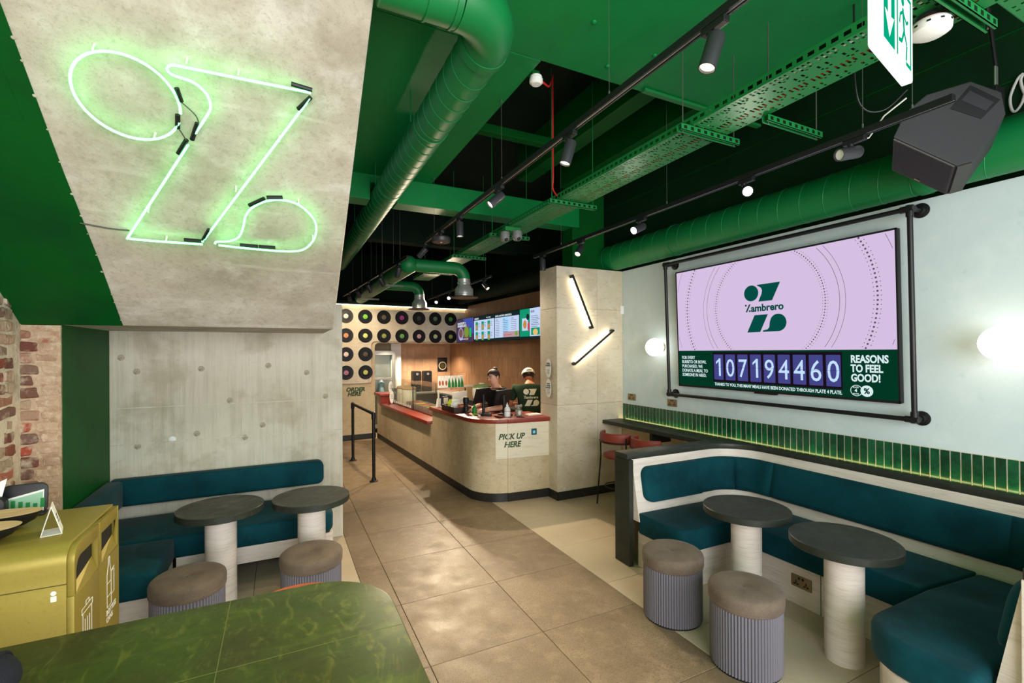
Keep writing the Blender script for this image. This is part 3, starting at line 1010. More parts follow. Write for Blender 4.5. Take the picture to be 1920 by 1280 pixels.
RBo(MB().prism([(2.765, 3.16), (2.765, 2.67), (3.372, 2.67), (3.372, 1.30), (3.87, 1.30), (3.87, 2.84)] + arc(3.63, 2.84, .24, 0, 90, 6) + [(3.63, 3.16)], 0, .298)).build('base_panel', M['travertine'], br, bevel=.002, smooth=0)
RBo(MB().prism([(3.371, 1.30)] + [(3.371, 1.355)] + arc(2.62 + nr, 1.355 - nr, nr, 90, 180, 10) + [(2.62, .90), (3.85, .90), (3.85, 1.30)], 0, .298)).build('base_panel', M['travertine'], br, bevel=.002, smooth=30)
RBo(MB().box(3.3705, 3.374, 1.984, 1.988, .0, .297)).build('panel_joint', M['kick'], br, smooth=0)
# slate ledge and end panel
led = [(2.68, 3.365), (4.066, 3.365), (4.066, .60), (2.70, .60), (2.70, .795)] + [(3.63, .795)] + arc(3.63, 1.15, .355, -90, 0, 10) + [(3.985, 2.84)] + arc(3.63, 2.84, .355, 0, 90, 10) + [(2.68, 3.195)]
RBo(MB().prism(led, .915, .962)).build('ledge', M['slate'], br, bevel=.003, smooth=30)
RBo(MB().box(2.68, 2.725, 3.17, 3.365, 0, .914)).build('end_panel', M['slate'], br, bevel=.003, smooth=0)
RBo(MB().box(2.70, 2.745, .60, .80, 0, .914)).build('end_panel', M['travertine'], br, bevel=.003, smooth=0)
RBo(MB().box(2.73, 4.115, 3.345, 3.362, 0, .914)).build('rear_panel', M['clay'], br, smooth=0)
# warm light strip hidden behind the ledge below the tiles
RBo(MB().box(4.067, 4.073, .62, 3.36, .949, .957)).build('light_strip', E_GREENLED, br, smooth=0)


def socket(label, M_, w=.146, h=.086):
    t = thing('wall_socket', label, 'socket', matrix=M_)
    MB().prism(rrect(-w / 2, w / 2, -h / 2, h / 2, .006, 3), 0, .009).build('face_plate', M['bronze'], t, bevel=.0015)
    for sx in (-.036, .036):
        for dx, dy, ww, hh in ((0, -.002, .004, .011), (-.011, -.020, .008, .005), (.011, -.020, .008, .005)):
            MB().box(sx + dx - ww, sx + dx + ww, dy - hh, dy + hh, .008, .0105).build('pin_slot', M['black_plastic'], t, smooth=0)
    for sx in (-.014, .014):
        MB().box(sx - .006, sx + .006, .018, .034, .008, .013).build('switch', M['black_plastic'], t, smooth=0)
    return t


RW = ((0, -1, 0), (0, 0, 1), (-1, 0, 0))       # wall frame of the right wall: u to the viewer's right, v up
socket('bronze double socket on the mint wall beside the pillar', basis(*RW, (4.1195, 4.81, 1.256)))
socket('bronze double socket on the mint wall below the far corner of the pipe frame', basis(*RW, (4.1195, 4.105, 1.246)))
socket('bronze double socket in the pale base under the curved booth seat', basis(*RW, (3.3715, 2.12, .175)))

# ---- bar shelf and stools behind the booth
bs_ = thing('bar_shelf', 'dark slate bar shelf along the mint wall between booth and pillar', 'counter', (3.95, 4.2, 0))
off_b = lambda mb: off(mb, 3.95, 4.2)
off_b(MB().box(3.77, 4.066, 3.37, 4.975, .915, .962)).build('worktop', M['slate'], bs_, bevel=.003, smooth=0)
off_b(MB().box(4.085, 4.113, 3.37, 4.97, .11, .914)).build('back_panel', M['clay'], bs_, bevel=.002, smooth=0)
off_b(MB().box(4.067, 4.073, 3.37, 4.975, .949, .957)).build('light_strip', E_GREENLED, bs_, smooth=0)
off_b(MB().box(3.80, 4.085, 4.10, 4.14, .80, .914)).build('bracket', M['black'], bs_, smooth=0)


def bar_stool(label, x, y, rz, m, sh=.64, bh=.89):
    t = thing('bar_stool', label, 'stool', (x, y, 0), (0, 0, rz), 'bar stools')
    MB().lathe([(0, sh - .05), (.17, sh - .05), (.19, sh - .03), (.19, sh - .012), (.17, sh), (0, sh)], 32).build('seat', m, t)
    R = .205
    pr = [(-.018, bh), (.0, bh + .008), (.018, bh), (.022, bh - .03), (.022, bh - .09), (.016, bh - .118), (-.012, bh - .118), (-.018, bh - .09)]
    path = []
    for i in range(25):
        a = math.radians(100 + 160 * i / 24)
        path.append(((R * math.cos(a), R * math.sin(a)), (math.cos(a), math.sin(a))))
    MB().sweep(path, pr).build('backrest', m, t, bevel=.004)
    for sgn in (-1, 1):
        a = math.radians(180 + 62 * sgn)
        x1, y1 = R * math.cos(a), R * math.sin(a)
        MB().tube([(x1 * 1.12, y1 * 1.12, bh - .04), (x1 * 1.1, y1 * 1.1, sh - .04), (x1 * 1.28 - .03, y1 * 1.2, .01), ], .009, 8).build('leg', M['black'], t)
        MB().tube([(.12, sgn * .12, sh - .05), (.19, sgn * .17, .01)], .009, 8).build('leg', M['black'], t)
    MB().tube([(R * 1.125 * math.cos(math.radians(110 + 140 * i / 12)), R * 1.125 * math.sin(math.radians(110 + 140 * i / 12)), bh - .1) for i in range(13)], .008, 8).build('back_rail', M['black'], t)
    MB().tube([(.17 * math.cos(2 * PI * i / 24), .17 * math.sin(2 * PI * i / 24), .25) for i in range(24)], .007, 6, True).build('foot_ring', M['black'], t)
    return t


bar_stool('red leather bar stool with black legs at the far end of the bar shelf', 3.62, 4.46, 0.15, M['redleather'])
bar_stool('red bar stool mostly hidden behind the slate ledge of the curved booth', 3.68, 3.98, -0.1, M['redleather'])

# ================================================================== SCREEN IN A PIPE FRAME
TL = 0.036


def tilt_frame(o):
    return basis((0, -1, 0), (-math.sin(TL), 0, math.cos(TL)), (-math.cos(TL), 0, -math.sin(TL)), o)


tv = thing('wall_screen', 'large lavender and dark green digital screen hanging tilted on the mint wall', 'screen', matrix=tilt_frame((4.052, 2.89, 2.10)))
W2, H2 = 1.066, .644
MB().prism(rrect(-W2, W2, -H2, H2, .006, 2), -.045, .0).build('casing', M['black_plastic'], tv, bevel=.002)
bz = MB()
for x0, x1, y0, y1 in ((-W2, W2, H2 - .014, H2), (-W2, W2, -H2, -H2 + .020), (-W2, -W2 + .012, -H2, H2), (W2 - .012, W2, -H2, H2)):
    bz.box(x0, x1, y0, y1, 0, .006)
bz.build('bezel', M['black_plastic'], tv, smooth=0)
MB().box(-.12, .10, -H2 - .014, -H2 + .002, -.03, .004).build('sensor_bar', M['black_plastic'], tv, smooth=0)
MB().box(-.25, .25, -.3, .3, -.066, -.045).build('wall_bracket', M['black'], tv, smooth=0)
VD = -.244                                      # line between lavender picture and green band
MB().box(-W2 + .012, W2 - .012, VD, H2 - .014, .0, .001).build('picture', E_LAV, tv, smooth=0)
band = MB().box(-W2 + .012, W2 - .012, -H2 + .02, VD, .0, .001).build('green_band', E_SGRN, tv, smooth=0)


def clipped(cx, cy, r):
    def ok(x, y):
        return -W2 + .02 < x < W2 - .02 and VD + .01 < y < H2 - .02
    return ok


LCX, LCY = .01, .165


def ring_line(r, w, m, name):
    mb = MB()
    n = 160
    for i in range(n):
        a0, a1 = 2 * PI * i / n, 2 * PI * (i + 1) / n
        pts = [(LCX + rr * math.cos(a), LCY + rr * math.sin(a)) for rr, a in ((r, a0), (r + w, a0), (r + w, a1), (r, a1))]
        if all(-W2 + .014 < x < W2 - .014 and VD + .002 < y < H2 - .016 for x, y in pts):
            mb.add([(x, y, .0022) for x, y in pts], [(0, 1, 2, 3)])
    return mb.build(name, m, tv, smooth=0)


def ring_dots(r, d, n, m, name):
    mb = MB()
    for i in range(n):
        a = 2 * PI * i / n
        x, y = LCX + r * math.cos(a), LCY + r * math.sin(a)
        if -W2 + .016 < x < W2 - .016 and VD + .006 < y < H2 - .02:
            mb.add([(x + d * math.cos(k * PI / 3), y + d * math.sin(k * PI / 3), .0022) for k in range(6)], [tuple(range(6))])
    o = mb.build(name, m, tv, smooth=0)
    o['kind'] = 'stuff'
    return o


ring_line(.655, .003, E_SDOT, 'ring_line')
ring_line(.70, .003, E_RING, 'ring_line')
ring_line(1.08, .003, E_RING, 'ring_line')
ring_dots(.545, .0055, 140, E_SDOT, 'ring_dots')
ring_dots(.525, .0028, 140, E_SDOT, 'ring_dots')
ring_dots(.565, .0028, 140, E_SDOT, 'ring_dots')
ring_dots(.925, .0085, 170, E_RING, 'ring_dots')
ring_dots(.90, .004, 170, E_RING, 'ring_dots')
ring_dots(.95, .004, 170, E_RING, 'ring_dots')


def logo(parent, M_, s, m, word=True, z=.0, th=.0006):
    """the slanted Z emblem: ring dot, two bars and a teardrop with the shop word between; s = width"""
    def P(pts): return [((x - .5) * s, (y - .55) * s) for x, y in pts]
    shapes = []
    shapes.append(P(arc(.19, .90, .175, 0, 350, 28)))
    shapes.append(P([(.34, 1.07), (.87, 1.07), (.68, .70), (.36, .70), (.44, .86), (.455, .93), (.44, .985), (.40, 1.02), (.345, 1.045)]))
    shapes.append(P([(.26, .41), (.575, .41), (.385, .035), (.07, .035)]))
    shapes.append(P(arc(.80, .22, .185, -90, 150, 22) + [(.615, .24), (.60, .13), (.56, .085), (.45, .065), (.45, .035), (.72, .035)]))
    for i, p in enumerate(shapes):
        mb = MB().prism(p, z, z + th)
        o = mb.build('emblem_shape', m, parent, smooth=0)
        o.matrix_local = M_
    if word:
        a = [P([(.03, .62), (.07, .62), (.07, .66), (.03, .66)]), P([(.13, .66), (.17, .66), (.08, .49), (.04, .49)]), P([(.125, .49), (.165, .49), (.165, .53), (.125, .53)])]
        for p in a:
            MB().prism(p, z, z + th).build('emblem_shape', m, parent, smooth=0).matrix_local = M_
        text('lettering', 'ambrero', .215 * s, m, parent, M_ @ Matrix.Translation((-.325 * s, -.058 * s, z)), bold=.007 * s, sx=1.0)


logo(tv, Matrix.Translation((LCX, .150, .0022)), .43, E_SLOGO)
# flip counter
pn = MB().box(-.592, .672, -.565, -.262, .001, .002).build('counter_panel', E_SBLK, tv, smooth=0)
for i, ch in enumerate('107194460'):
    u = -.520 + .1405 * i
    c = MB().prism(rrect(u - .057, u + .057, -.545, -.285, .006, 2), .002, .003).build('digit_card', E_SCARD, tv, smooth=0)
    MB().box(u - .057, u + .057, -.4155, -.4135, .0047, .0052).build('split_line', E_SBLK, c, smooth=0)
    if ch == '1':
        MB().prism([(u + .004, -.505), (u + .026, -.505), (u + .026, -.325), (u + .010, -.325), (u - .030, -.362), (u - .030, -.384), (u + .004, -.356)], .0036, .0044).build('digit', E_SDIG, c, smooth=0)
    else:
        text('digit', ch, .255, E_SDIG, c, Matrix.Translation((u, -.507, .0036)), 'CENTER', sx=.82)
text('lettering', 'FOR EVERY\nBURRITO OR BOWL\nPURCHASED, WE\nDONATE A MEAL TO\nSOMEONE IN NEED.', .0475, E_STXT, tv, Matrix.Translation((-1.01, -.335, .002)), bold=.0006, sx=.78, space=1.0)
text('lettering', 'THANKS TO YOU, THIS MANY MEALS HAVE BEEN DONATED THROUGH PLATE 4 PLATE.', .042, E_STXT, tv, Matrix.Translation((-.575, -.606, .002)), bold=.0008, sx=.745)
text('lettering', 'REASONS\nTO FEEL\nGOOD!', .082, E_STXT, tv, Matrix.Translation((.735, -.345, .002)), bold=.0028, space=.90, sx=.74)
bd = MB().lathe([(.0, .002), (.044, .002), (.044, .0026), (0, .0026)], 28, (.845, -.566, 0)).build('round_badge', E_STXT, tv, smooth=0)
text('lettering', '%', .06, E_SGRN, bd, Matrix.Translation((.845, -.586, .003)), 'CENTER', bold=.002)
rb = MB()
for i in range(28):
    a0, a1 = 2 * PI * i / 28, 2 * PI * (i + 1) / 28
    rb.add([(.772 + r * math.cos(a), -.566 + r * math.sin(a), .0018) for r, a in ((.039, a0), (.044, a0), (.044, a1), (.039, a1))], [(0, 1, 2, 3)])
rb = rb.build('round_badge', E_STXT, tv, smooth=0)
text('lettering', '4', .036, E_STXT, rb, Matrix.Translation((.768, -.578, .002)), 'CENTER', bold=.001)
text('lettering', 'PLATE', .015, E_STXT, rb, Matrix.Translation((.768, -.546, .002)), 'CENTER', bold=.0004)
text('lettering', 'PLATE', .015, E_STXT, rb, Matrix.Translation((.768, -.597, .002)), 'CENTER', bold=.0004)

pf = thing('pipe_frame', 'black pipe frame with round wall flanges around the large digital screen', 'frame', matrix=tilt_frame((3.985, 2.87, 2.10)))
X0, X1, Y0, Y1 = -1.175, 1.155, -.742, .742
for p, q in (((X0, Y0), (X1, Y0)), ((X0, Y1), (X1, Y1)), ((X0, Y0), (X0, Y1)), ((X1, Y0), (X1, Y1))):
    MB().cyl((p[0], p[1], 0), (q[0], q[1], 0), .0175, seg=16).build('pipe', M['black'], pf)
for x in (X0, X1):
    for y in (Y0, Y1):
        sx, sy = (1 if x < 0 else -1), (1 if y < 0 else -1)
        e = MB().cyl((x, y - sy * .024, 0), (x, y + sy * .055, 0), .0235, seg=16).cyl((x - sx * .024, y, 0), (x + sx * .055, y, 0), .0235, seg=16).cyl((x, y, .024), (x, y, -.05), .0235, seg=16)
        e.build('elbow_fitting', M['black'], pf)
        wall_w = -(4.119 - (3.985 - y * math.sin(TL))) / math.cos(TL)
        st_ = MB().cyl((x, y, -.02), (x, y, wall_w + .012), .0155, seg=14).build('stub_pipe', M['black'], pf)
        MB().lathe([(0, 0), (.052, 0), (.052, .008), (.030, .013), (.024, .03), (0, .03)], 28, (x, y, wall_w + .002)).build('wall_flange', M['black'], st_)

# ================================================================== WALL LAMPS ON THE RIGHT
for lab, y, z in (('glowing round globe lamp on the mint wall between pillar and screen', 4.27, 1.90), ('glowing round globe lamp on the mint wall near the right edge of the picture', 1.265, 1.89)):
    t = thing('globe_lamp', lab, 'lamp', matrix=basis(*RW, (4.119, y, z)), group='opal globe wall lamps')
    MB().lathe([(0, 0), (.055, 0), (.055, .018), (0, .018)], 28).build('wall_plate', M['bronze'], t)
    MB().sphere((0, 0, .115), .108, 28, 18).build('globe', E_GLOBE, t)
    L = bpy.data.lights.new('globe_glow', 'POINT')
    L.energy, L.color, L.shadow_soft_size = 2.2, (1.0, .74, .42), .10
    lo = bpy.data.objects.new('globe_glow', L)
    link(lo, t)
    lo.location = (0, 0, .26)

# LED bars on the pillar front
PF = ((1, 0, 0), (0, 0, 1), (0, -1, 0))
for lab, p, q in (('black linear LED bar lamp slanting on the pillar, upper one', (3.282, 2.815), (3.590, 2.150)), ('black linear LED bar lamp slanting on the pillar, lower one', (3.925, 2.132), (3.305, 1.690))):
    t = thing('led_bar_lamp', lab, 'lamp', matrix=basis(*PF, (p[0], 4.9915, p[1])))
    d = V((q[0] - p[0], q[1] - p[1], 0))
    ln = d.length
    a = math.atan2(d.y, d.x)
    R_ = Matrix.Rotation(a, 4, 'Z')
    sgn = -1 if lab.endswith('upper one') else -1
    MB().box(0, ln, -.012, .012, .045, .070, R_).build('bar', M['black'], t, bevel=.002, smooth=0)
    MB().box(.0, .035, -.016, .016, 0, .046, R_).build('bracket', M['black'], t, bevel=.002, smooth=0)
    MB().box(ln - .035, ln, -.016, .016, 0, .046, R_).build('bracket', M['black'], t, bevel=.002, smooth=0)
    MB().box(.04, ln - .04, -.009, .009, .040, .0455, R_).build('led_strip', E_LED, t, smooth=0)
tag(MB().prism(rrect(-.028, .028, -.055, .055, .006, 3), 0, .024).build('wall_sensor', M['white'], bevel=.003, loc=(4.1, 4.9915, 2.408), rot=(PI / 2, 0, 0)), 'small white plastic box high in the corner between pillar and mint wall', 'sensor')

# oval notices on the aisle side of the pillar
LFm = ((0, -1, 0), (0, 0, 1), (-1, 0, 0))
for lab, z, lines, h in (('white oval notice on the pillar, upper one, headed FOOD ALLERGY', 1.642, ('FOOD', 'ALLERGY?'), .155), ('white oval notice with small print on the pillar, lower one', 1.385, ('WE ARE', 'A CASHLESS', 'RESTAURANT'), .155)):
    t = thing('oval_notice', lab, 'sign', matrix=basis(*LFm, (3.0855, 5.203, z)))
    MB().prism([(.064 * math.cos(2 * PI * i / 36), .118 * math.sin(2 * PI * i / 36)) for i in range(36)], 0, .004).build('plate', M['paper'], t, smooth=0)
    for i, s_ in enumerate(lines):
        text('lettering', s_, .027 if len(lines) < 3 else .019, M['black_plastic'], t, Matrix.Translation((0, .052 - .026 * i, .0045)), 'CENTER', bold=.0006)
    for i in range(4):
        MB().box(-.036 + .006 * (i % 2), .036 - .006 * (i % 2), -.022 - .016 * i, -.019 - .016 * i, .004, .0046).build('print_line', M['charcoal'], t, smooth=0)

# ================================================================== RECYCLING BIN AND WHAT STANDS ON IT
bn = thing('recycling_bin', 'olive gold metal recycling bin with two side openings at the left', 'bin', (-1.09, 2.72, 0))
bx0, bx1, by0, by1, bz1 = -1.462 + 1.09, -.735 + 1.09, 2.425 - 2.72, 3.0 - 2.72, 1.10
prof = [(by0, .04), (by1, .04), (by1, bz1)] + arc(by0 + .075, bz1 - .075, .075, 90, 180, 8)
MX = basis((0, 1, 0), (0, 0, 1), (1, 0, 0))
MB().prism(prof, bx0, bx1 - .022, MX).build('body', M['gold'], bn, bevel=.004, smooth=40)
MB().box(bx0 + .03, bx1 - .05, by0 + .03, by1 - .03, 0, .04).build('plinth', M['black_plastic'], bn, smooth=0)
MB().box(bx0, bx1 - .022, by0 - .002, by0 + .004, .948, .951).build('panel_joint', M['gold_dark'], bn, smooth=0)


def door_side(y0, y1, first):
    """door on the +X side with a scooped slot"""
    xo = bx1
    fr = MB()
    zt = bz1
    pts_out = [(y0, .06), (y1, .06), (y1, zt - (.012))] + (arc(y0 + .063, zt - .075, .063, 90, 180, 6) if first else [(y0, zt - .012)])
    slot_z0, slot_z1 = .895, 1.035
    m = .022
    # frame: pieces around the slot
    fr.prism([(y0, .06), (y1, .06), (y1, slot_z0), (y0, slot_z0)], xo - .022, xo, MX)
    fr.prism([(y1 - m, slot_z0), (y1, slot_z0), (y1, zt - .010), (y1 - m, zt - .010)], xo - .022, xo, MX)
    if first:
        aa = arc(y0 + .070, zt - .075, .066, 90, 180, 6)
        inner = arc(y0 + .078, slot_z1 - .055, .055, 90, 180, 6)
        fr.prism([(y1 - m, zt - .010)] + aa[:1] + aa[1:] + [(y0 + .004, slot_z0), (y0 + .022, slot_z0)] + inner[::-1] + [(y1 - m, slot_z1)], xo - .022, xo, MX)
    else:
        fr.prism([(y0, slot_z0), (y0 + m, slot_z0), (y0 + m, zt - .010), (y0, zt - .010)], xo - .022, xo, MX)
        fr.prism([(y0 + m, slot_z1), (y1 - m, slot_z1), (y1 - m, zt - .010), (y0 + m, zt - .010)], xo - .022, xo, MX)
    d = fr.build('door', M['gold'], bn, bevel=.0015, smooth=40)
    sc = MB()
    sc.add([(xo - .002, y0 + m, slot_z0), (xo - .002, y1 - m, slot_z0), (xo - .0205, y1 - m, slot_z0 + .062), (xo - .0205, y0 + m, slot_z0 + .020)], [(0, 1, 2, 3)])
    sc.build('chute', M['gold'], d, smooth=0)
    return d


# black sheet behind the doors, painting the shade inside the slots
rec = MB().box(bx1 - .0225, bx1 - .0215, by0 + .02, by1 - .02, .89, 1.04).build('slot_shade_sheet', M['black_plastic'], bn, smooth=0)
d1 = door_side(by0 + .004, -.0, True)
d2 = door_side(.004, by1 - .004, False)
RX = ((0, 1, 0), (0, 0, 1), (1, 0, 0))


def icon(name, lines, parent, y, z, w=.0014):
    mb = MB()
    for ln_ in lines:
        mb.tube([(bx1 + .0006, y + a, z + b) for a, b in ln_], w, 4)
    return mb.build(name, M['paper'], parent, smooth=0)


icon('bin_icon', [[(-.055, 0), (-.055, -.19)], [(.045, 0), (.045, -.19)], [(-.065, .0), (.055, .0)], [(-.065, .022), (.055, .022), (.055, 0)], [(-.065, 0), (-.065, .022)], [(-.02, .022), (-.02, .04), (.015, .04), (.015, .022)],
                  [(-.03, -.03), (-.03, -.19)], [(-.005, -.03), (-.005, -.19)], [(.02, -.03), (.02, -.19)]], d1, by0 + .145, .78)
icon('bottle_icon', [[(-.05, -.17), (-.05, -.02), (-.03, .03), (-.03, .06), (-.012, .06), (-.012, .03), (.008, -.02), (.008, -.17), (-.05, -.17)], [(-.05, -.06), (.008, -.06)], [(-.05, -.12), (.008, -.12)],
                     [(.008, -.02), (.05, -.02), (.05, -.13), (.008, -.13)], [(.005, -.02), (.055, -.01)]], d2, .145, .83)
text('lettering', 'BOTTLES\nCANS', .034, M['paper'], d2, basis(*RX, (bx1 + .0008, .085, .625)), bold=.0005)
MB().prism(rrect(-.009, .009, -.011, .011, .002, 2), 0, .0012).build('label_sticker', M['paper'], bn, smooth=0).matrix_local = basis((1, 0, 0), (0, 0, 1), (0, -1, 0), (bx1 - .06, by0 - .0005, .90))
MB().lathe([(.005, 0), (.009, 0), (.009, .0012), (.005, .0012)], 16).build('label_sticker', M['paper'], bn, smooth=0).matrix_local = basis((1, 0, 0), (0, 0, 1), (0, -1, 0), (bx1 - .06, by0 - .0005, .922))


def boat_bowl(label, x, y, L_, Wd, h, rz):
    t = thing('bowl', label, 'bowl', (x, y, bz1 + .001), (0, 0, rz), 'black boat-shaped bowls')
    mb = MB()
    n = 40
    def rim(sc, z, i):
        a = 2 * PI * i / n
        c, s = math.cos(a), math.sin(a)
        return (L_ / 2 * sc * math.copysign(abs(c) ** .8, c), Wd / 2 * sc * math.copysign(abs(s) ** .9, s), z)
    rings = [(.50, 0), (.72, .012), (.88, h * .45), (1.0, h), (.96, h), (.93, h - .010), (.0, h - .014)]
    vs = [rim(sc, z, i) for sc, z in rings for i in range(n)]
    fs = [(a * n + i, a * n + (i + 1) % n, (a + 1) * n + (i + 1) % n, (a + 1) * n + i) for a in range(2) for i in range(n)] + [(2 * n + i, 2 * n + (i + 1) % n, 3 * n + (i + 1) % n, 3 * n + i) for i in range(n)] + [tuple(range(n - 1, -1, -1))]
    mb.add(vs[:4 * n], fs)
    mb.build('shell', M['black_plastic'], t)
    lid = MB()
    v2 = [rim(1.0, h + .0005, i) for i in range(n)] + [rim(.90, h + .003, i) for i in range(n)] + [rim(.45, h - .006, i) for i in range(n)]
    f2 = [(i, (i + 1) % n, n + (i + 1) % n, n + i) for i in range(n)] + [(n + i, n + (i + 1) % n, 2 * n + (i + 1) % n, 2 * n + i) for i in range(n)] + [tuple(2 * n + i for i in range(n))]
    lid.add(v2, f2)
    lid.build('wooden_lid', M['wood_lid'], t)
    return t


boat_bowl('black boat-shaped bowl with pale wooden top on the gold bin, front one', -1.150, 2.590, .40, .185, .060, .06)
boat_bowl('black boat-shaped bowl with pale wooden top on the gold bin, behind the other bowl', -1.135, 2.768, .38, .160, .066, .04)
# leaflet holder
t = thing('leaflet_holder', 'black curved holder with green printed leaflets at the back of the gold bin', 'holder', (-1.075, 2.975, bz1), (0, 0, .08))
MB().prism(rrect(-.085, .078, 0, .142, .03, 5), -.006, .006, basis((1, 0, 0), (0, .12, 1), (0, 1, 0))).build('back_plate', M['black_plastic'], t, bevel=.002)
MB().box(-.085, .078, -.045, .015, 0, .012).build('foot', M['black_plastic'], t, bevel=.003)
lf = MB().prism([(-.078, .015), (.066, .015), (.066, .112), (-.078, .08)], .008, .012, basis((1, 0, 0), (0, .12, 1), (0, -1, 0))).build('leaflet', M['paper'], t, smooth=0)
MB().prism([(-.076, .018), (.063, .018), (.063, .102), (-.076, .073)], .0122, .0128, basis((1, 0, 0), (0, .12, 1), (0, -1, 0))).build('print_block', mat('mint_print', rgb(150, 190, 160), .6), lf, smooth=0)
for i in range(6):
    MB().box(-.07 + .025 * i, -.055 + .025 * i, .03, .045 + .007 * ((i * 7) % 4 + 1), .013, .0134, basis((1, 0, 0), (0, .12, 1), (0, -1, 0))).build('print_bar', M['leafgreen'], lf, smooth=0)
t = thing('napkin_holder', 'dark plastic holder with a folded paper napkin sticking out on the gold bin', 'holder', (-1.235, 2.888, bz1), (0, 0, .04))
MB().prism(rrect(-.13, .13, 0, .115, .03, 5), -.025, .025, basis((1, 0, 0), (0, 0, 1), (0, -1, 0))).build('box', M['black_plastic'], t, bevel=.004)
MB().add([(.02, -.01, .10), (.11, .015, .11), (.125, .02, .19), (.05, -.005, .155)], [(0, 1, 2, 3)]).add([(.02, -.01, .10), (.05, -.005, .155), (.06, .04, .15), (.03, .03, .11)], [(0, 1, 2, 3)]).build('napkin', M['paper'], t, smooth=0)
# tent card
t = thing('tent_card', 'small white folded triangular table card on the gold bin', 'sign', (-.868, 2.635, bz1 + .0005), (0, 0, .28))
for nm, a, b in (('card_panel', (-.032, 0), (0, .118)), ('card_panel', (0, .118), (.032, 0)), ('card_panel', (-.032, 0.001), (.032, 0.001))):
    d = V((b[0] - a[0], 0, b[1] - a[1])).normalized()
    nrm = V((-d.z, 0, d.x)) * .0012
    vs = []
    for yy in (-.05, .05):
        for p in (a, b):
            for s_ in (-1, 1):
                vs.append(V((p[0], yy, p[1])) + nrm * s_)
    MB().add(vs, [(0, 1, 3, 2), (4, 6, 7, 5), (0, 2, 6, 4), (1, 5, 7, 3), (0, 4, 5, 1), (2, 3, 7, 6)]).build(nm, M['paper'], t, smooth=0)
for i in range(3):
    MB().box(-.02, .02, .045 + i * .014, .051 + i * .014, .0018, .0024).build('print_line', M['charcoal'], t, smooth=0).matrix_local = basis((0, 1, 0), V((-.032, 0, .118)).normalized(), V((.118, 0, .032)).normalized(), (.032, 0, 0))

# ================================================================== GREEN TABLE IN FRONT
gtb = thing('high_table', 'high green quartzite table with a rounded corner in the foreground', 'table', (-.4, 1.6, 0))
tp = [(-1.40, .30), (.36, .30)] + [(.36, 1.70)] + arc(.36 - .27, 1.97 - .27, .27, 0, 90, 16) + [(-1.40, 1.97)]
off(MB().prism(tp, .918, .96), -.4, 1.6).build('tabletop', M['marble'], gtb, bevel=.004, segs=3)
for x0_, y0_, x1_, y1_ in ((-.165, .31, -.165, 1.965), (-.80, .31, -.80, 1.965), (-1.39, 1.545, .355, 1.545)):
    off(MB().box(min(x0_, x1_) - .0012, max(x0_, x1_) + .0012, min(y0_, y1_) - .0012, max(y0_, y1_) + .0012, .9598, .9603), -.4, 1.6).build('slab_joint', mat('pale_joint', rgb(104, 110, 52), .5), gtb, smooth=0)
for x, y in ((.02, 1.25), (-1.1, 1.35)):
    off(MB().cyl((x, y, .02), (x, y, .918), .045, seg=24).lathe([(0, 0), (.26, 0), (.26, .012), (.06, .02), (0, .02)], 36, (x, y, 0)), -.4, 1.6).build('pedestal', M['black'], gtb)
os_ = thing('bar_stool', 'bar stool with an orange leather backrest just showing over the green table', 'stool', (.06, 2.105, 0), (0, 0, PI / 2 + .0), 'bar stools')
MB().lathe([(0, .62), (.17, .62), (.19, .64), (.19, .66), (.17, .67), (0, .67)], 32).build('seat', M['orange'], os_)
path = []
for i in range(25):
    a = math.radians(-70 + 140 * i / 24)
    path.append(((.205 * math.cos(a), .205 * math.sin(a)), (math.cos(a), math.sin(a))))
MB().sweep(path, [(-.018, .808), (0, .816), (.018, .808), (.02, .715), (-.016, .715)]).build('backrest', M['orange'], os_, bevel=.004)
for sx, sy in ((-1, -1), (-1, 1), (1, -1), (1, 1)):
    MB().tube([(sx * .12, sy * .12, .62), (sx * .19, sy * .18, .005)], .010, 8).build('leg', M['black'], os_)
for sy in (-1, 1):
    MB().tube([(.10, sy * .195, .77), (.10, sy * .14, .63)], .008, 8).build('back_post', M['black'], os_)
MB().tube([(.165 * math.cos(2 * PI * i / 24), .165 * math.sin(2 * PI * i / 24), .25) for i in range(24)], .007, 6, True).build('foot_ring', M['black'], os_)
# dark ribbed bag in the corner
bg = thing('bag', 'dark navy ribbed cloth bag at the near left corner of the green table', 'bag', (-.72, 1.62, .9605))
MB().sphere((0, 0, .075), .1, 28, 16, (1.25, 1.0, .75)).build('pouch', M['navy'], bg)
for i in range(5):
    x = -.08 + .04 * i
    MB().tube([(x, .1 * math.sqrt(max(.02, 1 - (x / .125) ** 2)) * math.cos(a) * 1.01, .075 + .0755 * math.sqrt(max(.02, 1 - (x / .125) ** 2)) * math.sin(a)) for a in [PI * k / 14 for k in range(15)]], .006, 6).build('rib', M['navy'], bg)

# ================================================================== DUCTS
def seams(parent, pts, r, step, name='seam_ring', m=None):
    """thin raised seams across a straight duct"""
    a, b = V(pts[0]), V(pts[1])
    d = (b - a)
    n = int(d.length / step)
    t = d.normalized()
    u = t.orthogonal().normalized()
    w = t.cross(u)
    for i in range(1, n):
        c = a + t * step * i
        sl = .035
        MB().tube([c + (u * math.cos(2 * PI * k / 28) + w * math.sin(2 * PI * k / 28)) * (r + .0008) + t * sl * math.sin(2 * PI * k / 28) for k in range(28)], .0022, 4, True).build(name, m or M['duct_seam'], parent)


